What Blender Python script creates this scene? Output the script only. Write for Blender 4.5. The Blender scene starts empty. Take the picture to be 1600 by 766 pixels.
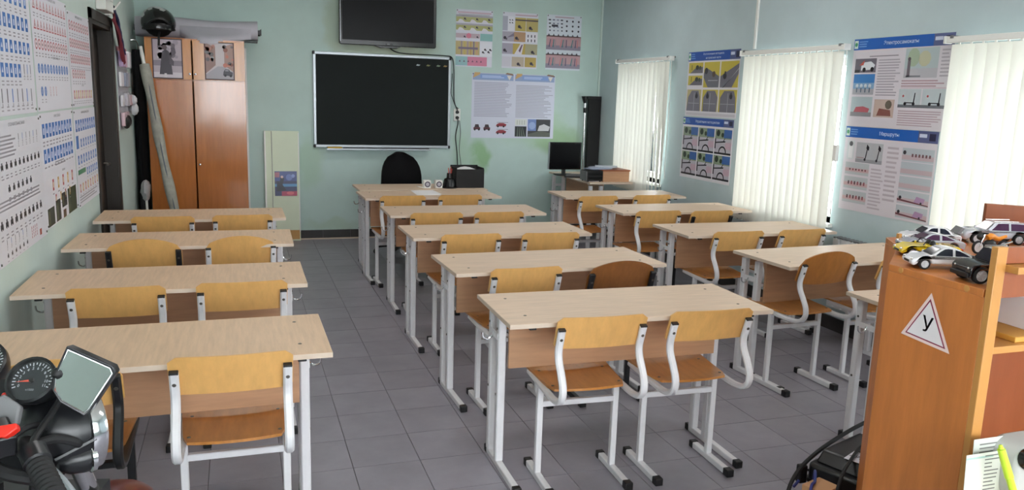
import bpy, math, random
from mathutils import Matrix, Vector
C = bpy.context.scene.collection
PI = math.pi
rnd = random.Random(7)

# ------------------------------------------------------------------ camera, sky, exposure
def make_camera():
    yaw, pitch, roll, f = 0.3301, 0.1851, 0.0316, 1250.6
    fw = Vector((math.sin(yaw)*math.cos(pitch), math.cos(yaw)*math.cos(pitch), -math.sin(pitch)))
    r = Vector((math.cos(yaw), -math.sin(yaw), 0)); u = r.cross(fw)
    r2 = r*math.cos(roll) + u*math.sin(roll); u2 = -r*math.sin(roll) + u*math.cos(roll)
    cam = bpy.data.cameras.new('camera'); o = bpy.data.objects.new('camera', cam); C.objects.link(o)
    M = Matrix((r2, u2, -fw)).transposed().to_4x4(); M.translation = (0, 0, 1.6407)
    o.matrix_world = M
    cam.sensor_fit = 'HORIZONTAL'; cam.sensor_width = 36; cam.lens = f/1600*36
    cam.clip_start = 0.05; cam.clip_end = 200
    bpy.context.scene.camera = o
make_camera()
S = bpy.context.scene
SKY = 10.0
EXPOSURE = 0.38
w = bpy.data.worlds.new('overcast_sky'); S.world = w; w.use_nodes = True
bg = w.node_tree.nodes['Background']; bg.inputs['Color'].default_value = (0.91, 0.965, 1.0, 1); bg.inputs['Strength'].default_value = SKY
S.view_settings.view_transform = 'Standard'; S.view_settings.look = 'None'
S.view_settings.gamma = 1; S.view_settings.exposure = EXPOSURE; S.view_settings.use_curve_mapping = False
S.cycles.max_bounces = 10; S.cycles.diffuse_bounces = 6; S.cycles.transmission_bounces = 8; S.cycles.transparent_max_bounces = 12

# ------------------------------------------------------------------ materials
def lin(c):
    if isinstance(c, str): c = tuple(int(c[i:i+2], 16)/255 for i in (0, 2, 4))
    return tuple(x/12.92 if x <= .04045 else ((x+.055)/1.055)**2.4 for x in c)
MATS = {}
def mat(name, col, rough=.5, metal=0., spec=.5, var=0., scale=8., stretch=(1, 1, 1), bump=0., rand=0., coat=0.):
    m = bpy.data.materials.new(name); m.use_nodes = True; nt = m.node_tree; b = nt.nodes['Principled BSDF']
    c = lin(col); b.inputs['Base Color'].default_value = (*c, 1); b.inputs['Roughness'].default_value = rough
    b.inputs['Metallic'].default_value = metal; b.inputs['Specular IOR Level'].default_value = spec
    b.inputs['Coat Weight'].default_value = coat; b.inputs['Coat Roughness'].default_value = .08
    tc = mp = nz = None
    if var or bump:
        tc = nt.nodes.new('ShaderNodeTexCoord'); mp = nt.nodes.new('ShaderNodeMapping'); mp.inputs['Scale'].default_value = stretch
        nz = nt.nodes.new('ShaderNodeTexNoise'); nz.inputs['Scale'].default_value = scale; nz.inputs['Detail'].default_value = 6
        nz.inputs['Roughness'].default_value = .62
        if rand or stretch != (1, 1, 1):
            oi = nt.nodes.new('ShaderNodeObjectInfo'); ad = nt.nodes.new('ShaderNodeVectorMath'); ad.operation = 'MULTIPLY_ADD'
            nt.links.new(oi.outputs['Random'], ad.inputs[0]); ad.inputs[1].default_value = (17, 23, 11); nt.links.new(tc.outputs['Object'], ad.inputs[2])
            nt.links.new(ad.outputs[0], mp.inputs['Vector'])
        else: nt.links.new(tc.outputs['Object'], mp.inputs['Vector'])
        nt.links.new(mp.outputs[0], nz.inputs['Vector'])
    last = None
    if var:
        rp = nt.nodes.new('ShaderNodeValToRGB'); e = rp.color_ramp.elements
        e[0].position = .32; e[1].position = .68
        e[0].color = (*[x*(1-var) for x in c], 1); e[1].color = (*[min(1, x*(1+var)) for x in c], 1)
        nt.links.new(nz.outputs['Fac'], rp.inputs['Fac']); last = rp.outputs['Color']
    if rand:
        oi2 = nt.nodes.new('ShaderNodeObjectInfo'); mr = nt.nodes.new('ShaderNodeMapRange')
        mr.inputs['To Min'].default_value = 1-rand; mr.inputs['To Max'].default_value = 1+rand
        nt.links.new(oi2.outputs['Random'], mr.inputs['Value'])
        vm = nt.nodes.new('ShaderNodeVectorMath'); vm.operation = 'SCALE'
        if last: nt.links.new(last, vm.inputs[0])
        else: vm.inputs[0].default_value = c
        nt.links.new(mr.outputs[0], vm.inputs['Scale']); last = vm.outputs[0]
    if last: nt.links.new(last, b.inputs['Base Color'])
    if bump:
        bp = nt.nodes.new('ShaderNodeBump'); bp.inputs['Strength'].default_value = bump; bp.inputs['Distance'].default_value = .01
        nt.links.new(nz.outputs['Fac'], bp.inputs['Height']); nt.links.new(bp.outputs[0], b.inputs['Normal'])
    MATS[name] = m; return m

def wall_mat(name, col, blots):
    """painted plaster: faint mottling plus wear blots (centre a,b on two object axes, radii, colour, strength)"""
    m = mat(name, col, .75, var=.05, scale=2.2, bump=.05); nt = m.node_tree; b = nt.nodes['Principled BSDF']
    last = b.inputs['Base Color'].links[0].from_socket
    tc = nt.nodes.new('ShaderNodeTexCoord'); nz = nt.nodes.new('ShaderNodeTexNoise'); nz.inputs['Scale'].default_value = 5; nz.inputs['Detail'].default_value = 5
    nt.links.new(tc.outputs['Object'], nz.inputs['Vector'])
    ds = nt.nodes.new('ShaderNodeVectorMath'); ds.operation = 'MULTIPLY_ADD'
    nt.links.new(nz.outputs['Color'], ds.inputs[0]); ds.inputs[1].default_value = (.25, .25, .25); nt.links.new(tc.outputs['Object'], ds.inputs[2])
    for (cx, cy, cz), (rx, ry, rz), bc, st in blots:
        s = nt.nodes.new('ShaderNodeVectorMath'); s.operation = 'SUBTRACT'; s.inputs[1].default_value = (cx+.125, cy+.125, cz+.125)
        nt.links.new(ds.outputs[0], s.inputs[0])
        d = nt.nodes.new('ShaderNodeVectorMath'); d.operation = 'DIVIDE'; d.inputs[1].default_value = (rx, ry, rz); nt.links.new(s.outputs[0], d.inputs[0])
        l = nt.nodes.new('ShaderNodeVectorMath'); l.operation = 'LENGTH'; nt.links.new(d.outputs[0], l.inputs[0])
        mr = nt.nodes.new('ShaderNodeMapRange'); mr.interpolation_type = 'SMOOTHSTEP'
        mr.inputs['From Min'].default_value = .35; mr.inputs['From Max'].default_value = 1.0; mr.inputs['To Min'].default_value = st; mr.inputs['To Max'].default_value = 0
        nt.links.new(l.outputs['Value'], mr.inputs['Value'])
        mx = nt.nodes.new('ShaderNodeMixRGB'); nt.links.new(mr.outputs[0], mx.inputs['Fac']); nt.links.new(last, mx.inputs['Color1'])
        mx.inputs['Color2'].default_value = (*lin(bc), 1); last = mx.outputs['Color']
    nt.links.new(last, b.inputs['Base Color']); return m

def print_mat(name, rough=.45):
    m = bpy.data.materials.new(name); m.use_nodes = True; nt = m.node_tree; b = nt.nodes['Principled BSDF']
    a = nt.nodes.new('ShaderNodeVertexColor'); a.layer_name = 'ink'
    nt.links.new(a.outputs['Color'], b.inputs['Base Color']); b.inputs['Roughness'].default_value = rough
    MATS[name] = m; return m

def translucent_mat(name, col, frac, rough=.8):
    m = bpy.data.materials.new(name); m.use_nodes = True; nt = m.node_tree; nt.nodes.clear()
    o = nt.nodes.new('ShaderNodeOutputMaterial'); mx = nt.nodes.new('ShaderNodeMixShader'); mx.inputs['Fac'].default_value = frac
    d = nt.nodes.new('ShaderNodeBsdfDiffuse'); t = nt.nodes.new('ShaderNodeBsdfTranslucent')
    for n in (d, t): n.inputs['Color'].default_value = (*lin(col), 1)
    nt.links.new(d.outputs[0], mx.inputs[1]); nt.links.new(t.outputs[0], mx.inputs[2]); nt.links.new(mx.outputs[0], o.inputs['Surface'])
    MATS[name] = m; return m

def clear_mat(name, gloss=.08, tint=(1, 1, 1), rough=.02):
    m = bpy.data.materials.new(name); m.use_nodes = True; nt = m.node_tree; nt.nodes.clear()
    o = nt.nodes.new('ShaderNodeOutputMaterial'); mx = nt.nodes.new('ShaderNodeMixShader'); mx.inputs['Fac'].default_value = gloss
    t = nt.nodes.new('ShaderNodeBsdfTransparent'); t.inputs['Color'].default_value = (*tint, 1)
    g = nt.nodes.new('ShaderNodeBsdfGlossy'); g.inputs['Roughness'].default_value = rough
    nt.links.new(t.outputs[0], mx.inputs[1]); nt.links.new(g.outputs[0], mx.inputs[2]); nt.links.new(mx.outputs[0], o.inputs['Surface'])
    MATS[name] = m; return m

wall_back_m = wall_mat('mint_wall_paint', 'b7ccc7', [
    ((2.66, 9, .93), (.14, .5, .24), '86b078', .8), ((2.45, 9, .98), (.2, .5, .3), 'a0bfa0', .5), ((3.62, 9, 1.12), (.42, .5, .24), '8fae80', .8),
    ((3.3, 9, 1.3), (.5, .6, .35), 'a4c2a0', .6), ((.72, 9, .85), (.2, .6, .4), 'a4bfa2', .5), ((.95, 9, .15), (.4, .5, .1), 'a4b89c', .4),
    ((1.0, 9, 2.4), (.14, .6, .5), 'a9b69a', .5), ((1.55, 9, 2.1), (.75, .6, .22), 'b9bd9e', .6)])
wall_side_m = wall_mat('wall_paint_bluish_light', 'b6c6ca', [((4.1, 4.3, .7), (.5, .6, .22), '9fb0ae', .4), ((4.1, 6.6, .75), (.5, .5, .2), 'a3b2b0', .4)])  # back wall's paint with bluish light put into its colour
wall_left_m = wall_mat('pale_mint_wall_paint', 'c3d2cc', [])
ceil_m = mat('white_ceiling_paint', 'dcdcd6', .9)
tile_m = mat('grey_floor_tile', '8b8790', .36, var=.10, scale=5, rand=.07, bump=.02)
grout_m = mat('dark_floor_grout', '655f62', .9)
base_m = mat('dark_baseboard_tile', '33302f', .4, rand=.1)
lam_m = mat('beige_beech_laminate', 'd2b9a2', .42, var=.10, scale=5, stretch=(1.2, 14, 8))
lamy_m = mat('beige_beech_laminate_crosswise', 'cdae90', .42, var=.10, scale=5, stretch=(14, 1.2, 8))
edge_m = mat('pale_edge_band', 'cbb8a6', .5)
panel_m = mat('tan_chipboard', 'ba8e6c', .5, var=.10, scale=4, stretch=(1, 8, 10))
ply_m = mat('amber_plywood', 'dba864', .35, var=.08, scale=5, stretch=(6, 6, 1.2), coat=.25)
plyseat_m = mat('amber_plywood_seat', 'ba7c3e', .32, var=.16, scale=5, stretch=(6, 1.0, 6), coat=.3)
plydark_m = mat('dark_plywood', '8a5528', .35, var=.15, scale=5, stretch=(6, 6, 1.2), coat=.25)
frame_m = mat('light_grey_steel', 'dcdadd', .38, spec=.5, var=.03, scale=20)
black_frame_m = mat('black_steel', '1d1d20', .35)
cap_m = mat('black_plastic', '141416', .45)
chrome_m = mat('chrome', 'd8d8da', .12, metal=1)
bolt_m = mat('dull_bolt', '6a6660', .4, metal=.8)
steel_m = mat('brushed_aluminium', 'a7adb2', .35, metal=.6)
white_m = mat('white_plastic', 'e4e4e0', .4)
whitepaint_m = mat('white_radiator_enamel', 'd9dadb', .35)
wardrobe_m = mat('orange_brown_veneer', 'b06a34', .16, var=.12, scale=3, stretch=(7, 7, .8), coat=.6)
wardrobe_up_m = mat('honey_veneer', 'bf7e3e', .25, var=.12, scale=3, stretch=(7, 7, .8), coat=.4)
shelf_m = mat('orange_alder_laminate', 'c0743a', .38, var=.17, scale=2.6, stretch=(6, 6, .8))
shelf_edge_m = mat('honey_edge_band', 'c08848', .4, var=.06, scale=6)
shelf_in_m = mat('red_brown_laminate', '94502c', .4, var=.10, scale=3.2, stretch=(6, 6, .8))
board_m = mat('dark_green_board', '0f1716', .6, spec=.2, var=.12, scale=2)
tvscreen_m = mat('black_glass_screen', '040508', .3, spec=.15)
tvbody_m = mat('black_gloss_plastic', '0a0a0c', .18)
matte_black_m = mat('matte_black', '0d0d0f', .7)
fabric_black_m = mat('black_upholstery', '0b0b0d', .9, spec=.2, var=.2, scale=60)
door_m = mat('dark_brown_door', '16110e', .5, var=.15, scale=3, stretch=(6, 6, 1), spec=.3)
doorframe_m = mat('dark_brown_casing', '2a231d', .5)
slat_m = translucent_mat('white_blind_fabric', 'f2f2e9', .11)
glass_m = clear_mat('window_glass', .06)
plastic_clear_m = clear_mat('clear_plastic_film', .07, (.96, .96, .97), .3)
paper_m = mat('white_paper', 'e6e4e6', .7)
greywrap_m = mat('grey_rolled_paper', 'b4b1ba', .6, var=.05, scale=6)
cloth_m = mat('greyish_rolled_cloth', '9c9a90', .8, var=.16, scale=14)
tape_m = mat('grey_blue_seam', '5d626c', .7)
helmet_m = mat('black_helmet_shell', '0c0e0e', .2, coat=.5)
helmgrey_m = mat('grey_helmet_decal', 'b4bab6', .4)
panelwhite_m = mat('cream_board', 'd3dcc4', .5, var=.03, scale=3)
blue_m = mat('blue_cloth', '22284e', .8)
red_m = mat('dark_red_cloth', '6e1c2a', .8)
redplastic_m = mat('red_plastic', 'd42a1c', .35)
maroon_m = mat('maroon_metal_paint', '4c0a16', .3, spec=.3, coat=.15)
mirror_m = mat('mirror_glass', 'e6e6e4', .02, metal=1)
rubber_m = mat('black_rubber', '121214', .7)
greyplastic_m = mat('grey_plastic', '6e6e70', .5)
moto_m = mat('black_motorcycle_plastic', '17181b', .3)
dial_m = mat('dial_face', '16171c', .35)
needle_m = mat('orange_needle', 'd8533a', .5)
ink_m = print_mat('printed_ink')
inkgloss_m = print_mat('printed_ink_gloss', .3)
carwhite_m = mat('white_car_paint', 'e8e4e8', .2, coat=.7)
carsilver_m = mat('silver_car_paint', 'bcbcc4', .25, metal=.35, coat=.6)
caryellow_m = mat('yellow_car_paint', 'e8c81c', .2, coat=.7)
carblack_m = mat('black_car_paint', '0e0f16', .2, coat=.7)
carred_m = mat('dark_red_car_paint', '6a1c2a', .2, coat=.7)
carglass_m = mat('dark_car_window', '1f2030', .08)
carglass2_m = mat('violet_car_window', '4a2a48', .08)
rim_m = mat('silver_rim', 'd2d2d6', .3, metal=.15)
orange_m = mat('orange_plastic', 'e08a1c', .4)
lime_m = mat('lime_plastic', 'c2e23c', .35)
tan_m = mat('tan_cardboard', 'bb8c64', .7)
bluewire_m = mat('blue_wire', '30387c', .5)
ground_m = mat('grey_pavement', '9a9a98', .9)
skin_pink = mat('pink_paper', 'd9a3b4', .7)

# ------------------------------------------------------------------ mesh builder
def tag(o, label=None, cat=None, group=None, kind=None):
    if label: o['label'] = label
    if cat: o['category'] = cat
    if group: o['group'] = group
    if kind: o['kind'] = kind
    return o
def thing(name, label, cat, loc=(0, 0, 0), rz=0, group=None):
    o = bpy.data.objects.new(name, None); o.empty_display_size = .1; C.objects.link(o)
    o.location = loc; o.rotation_euler = (0, 0, rz); return tag(o, label, cat, group)
def dup(o, parent=None):
    c = o.copy(); C.objects.link(c)
    if parent is not None: c.parent = parent
    for ch in list(o.children): dup(ch, c)
    return c
def rotz(a): return Matrix.Rotation(a, 4, 'Z')
class MB:
    def __init__(s): s.v = []; s.f = []; s.m = []; s.sm = []
    def add(s, vs, fs, mi=0, smooth=False, M=None):
        b = len(s.v)
        s.v += [tuple(M @ Vector(p)) if M is not None else tuple(p) for p in vs]
        for f in fs: s.f.append([b+i for i in f]); s.m.append(mi); s.sm.append(smooth)
        return s
    def box(s, lo, hi, mi=0, M=None):
        x0, y0, z0 = lo; x1, y1, z1 = hi
        return s.add([(x0, y0, z0), (x1, y0, z0), (x1, y1, z0), (x0, y1, z0), (x0, y0, z1), (x1, y0, z1), (x1, y1, z1), (x0, y1, z1)],
              [(0, 3, 2, 1), (4, 5, 6, 7), (0, 1, 5, 4), (1, 2, 6, 5), (2, 3, 7, 6), (3, 0, 4, 7)], mi, False, M)
    def prism(s, pts, d0, d1, axis='y', mi=0, M=None, smooth=False):
        """2-D outline extruded along an axis: y -> pts are (x,z); x -> (y,z); z -> (x,y)"""
        g = {'y': lambda p, d: (p[0], d, p[1]), 'x': lambda p, d: (d, p[0], p[1]), 'z': lambda p, d: (p[0], p[1], d)}[axis]
        n = len(pts); vs = [g(p, d0) for p in pts] + [g(p, d1) for p in pts]
        fs = [list(range(n))[::-1], list(range(n, 2*n))] + [(i, (i+1) % n, n+(i+1) % n, n+i) for i in range(n)]
        return s.add(vs, fs, mi, smooth, M)
    def tube(s, path, r=.01, n=8, mi=0, sec=None, closed=False, M=None, smooth=True, up=None, cap=True):
        P = [Vector(p) for p in path]; k = len(P)
        if sec is None: sec = [(math.cos(2*PI*i/n), math.sin(2*PI*i/n)) for i in range(n)]
        rr = r if isinstance(r, (list, tuple)) else [r]*k
        n = len(sec); vs = []; N = None
        for i in range(k):
            if closed: t = (P[(i+1) % k]-P[i-1])
            else: t = P[min(i+1, k-1)]-P[max(i-1, 0)]
            t.normalize()
            if up is not None: N = Vector(up)
            elif N is None: N = Vector((0, 0, 1)) if abs(t.z) < .9 else Vector((1, 0, 0))
            N = (N - t*N.dot(t)).normalized(); B = t.cross(N)
            for a, b in sec: vs.append(P[i] + (B*a + N*b)*rr[i])
        fs = []
        for i in range(k if closed else k-1):
            j = (i+1) % k
            for q in range(n): fs.append((i*n+q, i*n+(q+1) % n, j*n+(q+1) % n, j*n+q))
        s.add(vs, fs, mi, smooth, M)
        if cap and not closed: s.add(vs[:n], [list(range(n))[::-1]], mi, False, M); s.add(vs[-n:], [list(range(n))], mi, False, M)
        return s
    def lathe(s, prof, n=24, mi=0, M=None, smooth=True, a0=0., a1=2*PI):
        full = abs(a1-a0-2*PI) < 1e-6; cols = n if full else n+1; vs = []
        for i in range(cols):
            a = a0+(a1-a0)*i/n
            for r, z in prof: vs.append((r*math.cos(a), r*math.sin(a), z))
        m = len(prof); fs = []
        for i in range(n):
            j = (i+1) % cols
            for q in range(m-1): fs.append((i*m+q, j*m+q, j*m+q+1, i*m+q+1))
        return s.add(vs, fs, mi, smooth, M)
    def ball(s, c, r, n=16, mi=0, M=None):
        r = r if isinstance(r, (tuple, list)) else (r, r, r)
        vs = []; fs = []; h = n//2
        for i in range(h+1):
            t = PI*i/h
            for j in range(n):
                a = 2*PI*j/n; vs.append((c[0]+r[0]*math.sin(t)*math.cos(a), c[1]+r[1]*math.sin(t)*math.sin(a), c[2]+r[2]*math.cos(t)))
        for i in range(h):
            for j in range(n): fs.append((i*n+j, (i+1)*n+j, (i+1)*n+(j+1) % n, i*n+(j+1) % n))
        return s.add(vs, fs, mi, True, M)
    def grid(s, rows, mi=0, smooth=True, thick=None, M=None):
        """rows of points; thick: offset vector giving a closed slab"""
        R, K = len(rows), len(rows[0]); vs = [p for r in rows for p in r]
        fs = [(i*K+j, i*K+j+1, (i+1)*K+j+1, (i+1)*K+j) for i in range(R-1) for j in range(K-1)]
        if thick is None: return s.add(vs, fs, mi, smooth, M)
        t = Vector(thick); v2 = [Vector(p)+t for p in vs]
        s.add(vs, [f[::-1] for f in fs], mi, smooth, M); s.add(v2, fs, mi, smooth, M)
        rim = [j for j in range(K)] + [i*K+K-1 for i in range(1, R)] + [(R-1)*K+j for j in range(K-2, -1, -1)] + [i*K for i in range(R-2, 0, -1)]
        q = len(rim); s.add([vs[i] for i in rim]+[v2[i] for i in rim], [(i, (i+1) % q, q+(i+1) % q, q+i) for i in range(q)], mi, False, M)
        return s
    def mesh(s, name, mats):
        me = bpy.data.meshes.new(name); me.from_pydata(s.v, [], s.f)
        for m in (mats if isinstance(mats, (list, tuple)) else [mats]): me.materials.append(m)
        me.polygons.foreach_set('material_index', s.m); me.polygons.foreach_set('use_smooth', s.sm); me.update()
        try: me.set_sharp_from_angle(angle=math.radians(40))
        except Exception: pass
        return me
    def build(s, name, mats, parent=None, bevel=0, loc=None, seg=2):
        o = bpy.data.objects.new(name, s.mesh(name, mats)); C.objects.link(o)
        if parent is not None: o.parent = parent
        if loc is not None: o.location = loc
        if bevel:
            b = o.modifiers.new('bevel', 'BEVEL'); b.width = bevel; b.segments = seg; b.limit_method = 'ANGLE'; b.angle_limit = math.radians(40)
        return o
def spline(pts, k=6):
    P = [Vector(p) for p in pts]; out = []
    for i in range(len(P)-1):
        a, b, c, d = P[max(i-1, 0)], P[i], P[i+1], P[min(i+2, len(P)-1)]
        for j in range(k):
            t = j/k; out.append(.5*((2*b) + (c-a)*t + (2*a-5*b+4*c-d)*t*t + (3*b-a-3*c+d)*t**3))
    out.append(P[-1]); return out
RECT = lambda a, b: [(-a, -b), (a, -b), (a, b), (-a, b)]
def orect(a, b, c):  # rectangle with cut corners (half sizes, chamfer)
    return [(-a+c, -b), (a-c, -b), (a, -b+c), (a, b-c), (a-c, b), (-a+c, b), (-a, b-c), (-a, -b+c)]
def rrect(x0, z0, x1, z1, r, n=4):
    out = []
    for cx, cz, a in ((x1-r, z1-r, 0), (x0+r, z1-r, 90), (x0+r, z0+r, 180), (x1-r, z0+r, 270)):
        for i in range(n+1):
            t = math.radians(a+90*i/n); out.append((cx+r*math.cos(t), cz+r*math.sin(t)))
    return out
def oriented(o, d, up=(0, 0, 1)):
    """matrix whose local z runs along d, placed at o"""
    z = Vector(d).normalized(); u = Vector(up)
    if abs(z.dot(u)) > .95: u = Vector((0, 1, 0))
    x = u.cross(z).normalized(); y = z.cross(x)
    M = Matrix((x, y, z)).transposed().to_4x4(); M.translation = o; return M

# ------------------------------------------------------------------ flat print (posters, stickers)
_txt = {}
def text_shape(t):
    if t not in _txt:
        cu = bpy.data.curves.new('t', 'FONT'); cu.body = t; cu.size = 1; cu.align_x = 'CENTER'; cu.align_y = 'CENTER'; cu.resolution_u = 2
        o = bpy.data.objects.new('t', cu); C.objects.link(o); dg = bpy.context.evaluated_depsgraph_get(); dg.update()
        ev = o.evaluated_get(dg); me = ev.to_mesh()
        _txt[t] = ([tuple(v.co[:2]) for v in me.vertices], [list(p.vertices) for p in me.polygons])
        ev.to_mesh_clear(); bpy.data.objects.remove(o); bpy.data.curves.remove(cu)
    return _txt[t]
class Art:
    """print laid out in sheet units (u right 0..w, v up 0..h, metres)"""
    def __init__(s, w, h, base='e2e0e6'): s.w, s.h = w, h; s.items = []; s.base = base
    def poly(s, pts, col, z=1): s.items.append(([tuple(p) for p in pts], [list(range(len(pts)))], col, z)); return s
    def rect(s, u0, v0, u1, v1, col, z=1): return s.poly([(u0, v0), (u1, v0), (u1, v1), (u0, v1)], col, z)
    def disc(s, u, v, r, col, z=2, n=10, ry=None):
        ry = ry or r; return s.poly([(u+r*math.cos(2*PI*i/n), v+ry*math.sin(2*PI*i/n)) for i in range(n)], col, z)
    def tri(s, u, v, r, col, z=2, down=False):
        k = -1 if down else 1; return s.poly([(u-r, v-k*r*.8), (u+r, v-k*r*.8), (u, v+k*r)][::k], col, z)
    def text(s, t, u, v, size, col, z=3, rot=0.):
        vs, fs = text_shape(t); c, q = math.cos(rot), math.sin(rot)
        s.items.append(([(u+size*(c*x-q*y), v+size*(q*x+c*y)) for x, y in vs], fs, col, z)); return s
    def lines(s, u0, v0, u1, v1, n, col='9a97a0', th=.45, rag=.25, z=1, r=rnd):
        st = (v1-v0)/n
        for i in range(n):
            e = u1-(u1-u0)*r.random()*rag
            s.rect(u0, v1-(i+.5+th/2)*st, e, v1-(i+.5-th/2)*st, col, z)
        return s
    def emit(s, mb, M, thick=.0012, eps=.00025):
        """adds the sheet and its ink to mb (local x=u, y=v, z=out of the sheet); returns face colours"""
        cols = []; w_, h_ = s.w, s.h
        n0 = len(mb.f); mb.box((0, 0, 0), (w_, h_, thick), 0, M); cols += [s.base]*(len(mb.f)-n0)
        for vs, fs, col, z in s.items:
            zz = thick+eps*z
            mb.add([(p[0], p[1], zz) for p in vs], fs, 0, False, M); cols += [col]*len(fs)
        return cols
def ink_object(name, parts, material, parent=None):
    mb = MB(); cols = []
    for art, M in parts: cols += art.emit(mb, M)
    me = mb.mesh(name, material); a = me.color_attributes.new('ink', 'FLOAT_COLOR', 'CORNER')
    cl = {}
    for p, c in zip(me.polygons, cols):
        if c not in cl: cl[c] = (*lin(c), 1)
        for li in p.loop_indices: a.data[li].color = cl[c]
    o = bpy.data.objects.new(name, me); C.objects.link(o)
    if parent is not None: o.parent = parent
    return o
def sheetM(corner, u, n):
    u = Vector(u).normalized(); n = Vector(n).normalized(); v = n.cross(u)
    M = Matrix((u, v, n)).transposed().to_4x4(); M.translation = corner; return M
# ------------------------------------------------------------------ the room
X0, X1, Y0, Y1, ZC = -.95, 4.13, -2.0, 9.0, 3.0
def structure(o): o['kind'] = 'structure'; return o
# floor: dark grout slab, tiles proud of it
floor = structure(MB().box((X0-.3, Y0-.2, -.12), (X1+.3, Y1+.2, -.006)).build('floor', grout_m))
tg = .0016
tile_mesh = MB().prism([(tg, tg), (.3-tg, tg), (.3-tg, .3-tg), (tg, .3-tg)], -.02, 0, 'z').mesh('floor_tile', tile_m)
cells = []
gx0, gy0 = .733-.3*6, 3.33-.3*18
for i in range(0, 18):
    for j in range(0, 37):
        x, y = gx0+.3*i, gy0+.3*j
        if x < X0-.31 or x > X1 or y < Y0-.3 or y > Y1: continue
        cells.append((x, y))
def in_view(x, y):      # is the spot of floor inside the photograph's field of view
    yaw, pitch = .3301, .1851
    fx = x*math.sin(yaw)+y*math.cos(yaw); rx = x*math.cos(yaw)-y*math.sin(yaw)
    d = fx*math.cos(pitch)+1.64*math.sin(pitch); up = -1.64*math.cos(pitch)+fx*math.sin(pitch)
    return d > .3 and abs(rx/d) < .68 and up/d > -.36
view = sorted([c for c in cells if in_view(c[0]+.15, c[1]+.15) and X0 <= c[0] and c[0]+.3 <= X1 and c[1]+.3 <= Y1], key=lambda c: c[0]**2+c[1]**2)[:300]
vs_ = set(view); rest = MB()
for x, y in cells:
    if (x, y) in vs_:
        o = bpy.data.objects.new('floor_tile', tile_mesh); C.objects.link(o); o.parent = floor; o.location = (x, y, 0)
    else:
        a, b, c, d = max(x, X0), max(y, Y0), min(x+.3, X1), min(y+.3, Y1)
        if c-a > .01 and d-b > .01: rest.box((a+tg, b+tg, -.02), (c-tg, d-tg, 0))
tag(rest.build('floor_tile_field', tile_m, floor), kind='stuff')
structure(MB().box((X0-.3, Y0-.2, ZC), (X1+.3, Y1+.2, ZC+.15)).build('ceiling', ceil_m))
structure(MB().box((X0-.2, Y1, 0), (X1+.2, Y1+.2, ZC)).build('wall_back', wall_back_m))
# left wall with the recessed dark door
DY0, DY1, DZ = 6.30, 7.26, 2.09
wl = MB(); wl.box((X0-.2, Y0, 0), (X0, DY0, ZC)); wl.box((X0-.2, DY1, 0), (X0, Y1, ZC)); wl.box((X0-.2, DY0, DZ), (X0, DY1, ZC))
structure(wl.build('wall_left', wall_left_m))
# right wall with three window openings, near wall with one wide added window
WINS = [(7.37, 8.42), (4.80, 5.98), (2.72, 3.84), (.2, 1.5)]
ZS, ZT, TH = .78, 2.0, .36
wr = MB(); ys = [Y0] + [q for a, b in sorted(WINS) for q in (a, b)] + [Y1]
for i in range(0, len(ys), 2): wr.box((X1, ys[i], 0), (X1+TH, ys[i+1], ZC))
for a, b in WINS: wr.box((X1, a, 0), (X1+TH, b, ZS)); wr.box((X1, a, ZT), (X1+TH, b, ZC))
structure(wr.build('wall_right', wall_side_m))
NX0, NX1, NZ0, NZ1 = -.85, 3.6, .75, 2.65
wn = MB(); wn.box((X0-.2, Y0-.3, 0), (NX0, Y0, ZC)); wn.box((NX1, Y0-.3, 0), (X1+.2, Y0, ZC)); wn.box((NX0, Y0-.3, 0), (NX1, Y0, NZ0)); wn.box((NX0, Y0-.3, NZ1), (NX1, Y0, ZC))
structure(wn.build('wall_near', wall_left_m))
# baseboard of dark tiles with a pale grout line, along back wall and side walls
bb = structure(MB().box((X0, Y1-.010, 0), (X1, Y1, .10)).build('baseboard_back', grout_m))
bt = MB().box((.002, -.007, .014), (.298, 0, .10)).mesh('baseboard_tile', base_m)
for k in range(17):
    if k*.3+X0+.3 > X1: break
    o = bpy.data.objects.new('baseboard_tile', bt); C.objects.link(o); o.parent = bb; o.location = (X0+k*.3, Y1-.010, 0)
MB().box((X0, Y1-.03, 0), (X1, Y1-.0172, .012)).build('skirting_strip', edge_m, bb)
structure(MB().box((X1-.012, Y0, 0), (X1, Y1-.02, .10)).build('baseboard_right', base_m))
bl_ = MB(); bl_.box((X0, Y0, 0), (X0+.012, DY0-.06, .10)); bl_.box((X0, DY1+.06, 0), (X0+.012, Y1-.02, .10))
structure(bl_.build('baseboard_left', base_m))
# door
dr = structure(MB().box((X0-.13, DY0+.04, .004), (X0-.09, DY1-.04, DZ-.04)).build('door_1', door_m))
fr = MB()
for a, b in ((DY0, DY0+.045), (DY1-.045, DY1)): fr.box((X0-.16, a, 0), (X0+.006, b, DZ))
fr.box((X0-.16, DY0, DZ-.05), (X0+.006, DY1, DZ)); fr.build('door_frame', doorframe_m, dr)
ca = MB(); ca.box((X0, DY0-.05, 0), (X0+.014, DY0+.02, DZ+.05)); ca.box((X0, DY1-.02, 0), (X0+.014, DY1+.05, DZ+.05)); ca.box((X0, DY0-.05, DZ-.02), (X0+.014, DY1+.05, DZ+.05))
ca.build('casing', doorframe_m, dr)
pn = MB()
for z0, z1 in ((.25, .95), (1.1, 1.9)): pn.box((X0-.09, DY0+.16, z0), (X0-.082, DY1-.16, z1))
pn.build('door_panel', door_m, dr, .004)
MB().tube([(X0-.09, DY1-.11, 1.0), (X0-.045, DY1-.11, 1.0), (X0-.045, DY1-.22, 1.0)], .009, 8).build('door_handle', bolt_m, dr)
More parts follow.
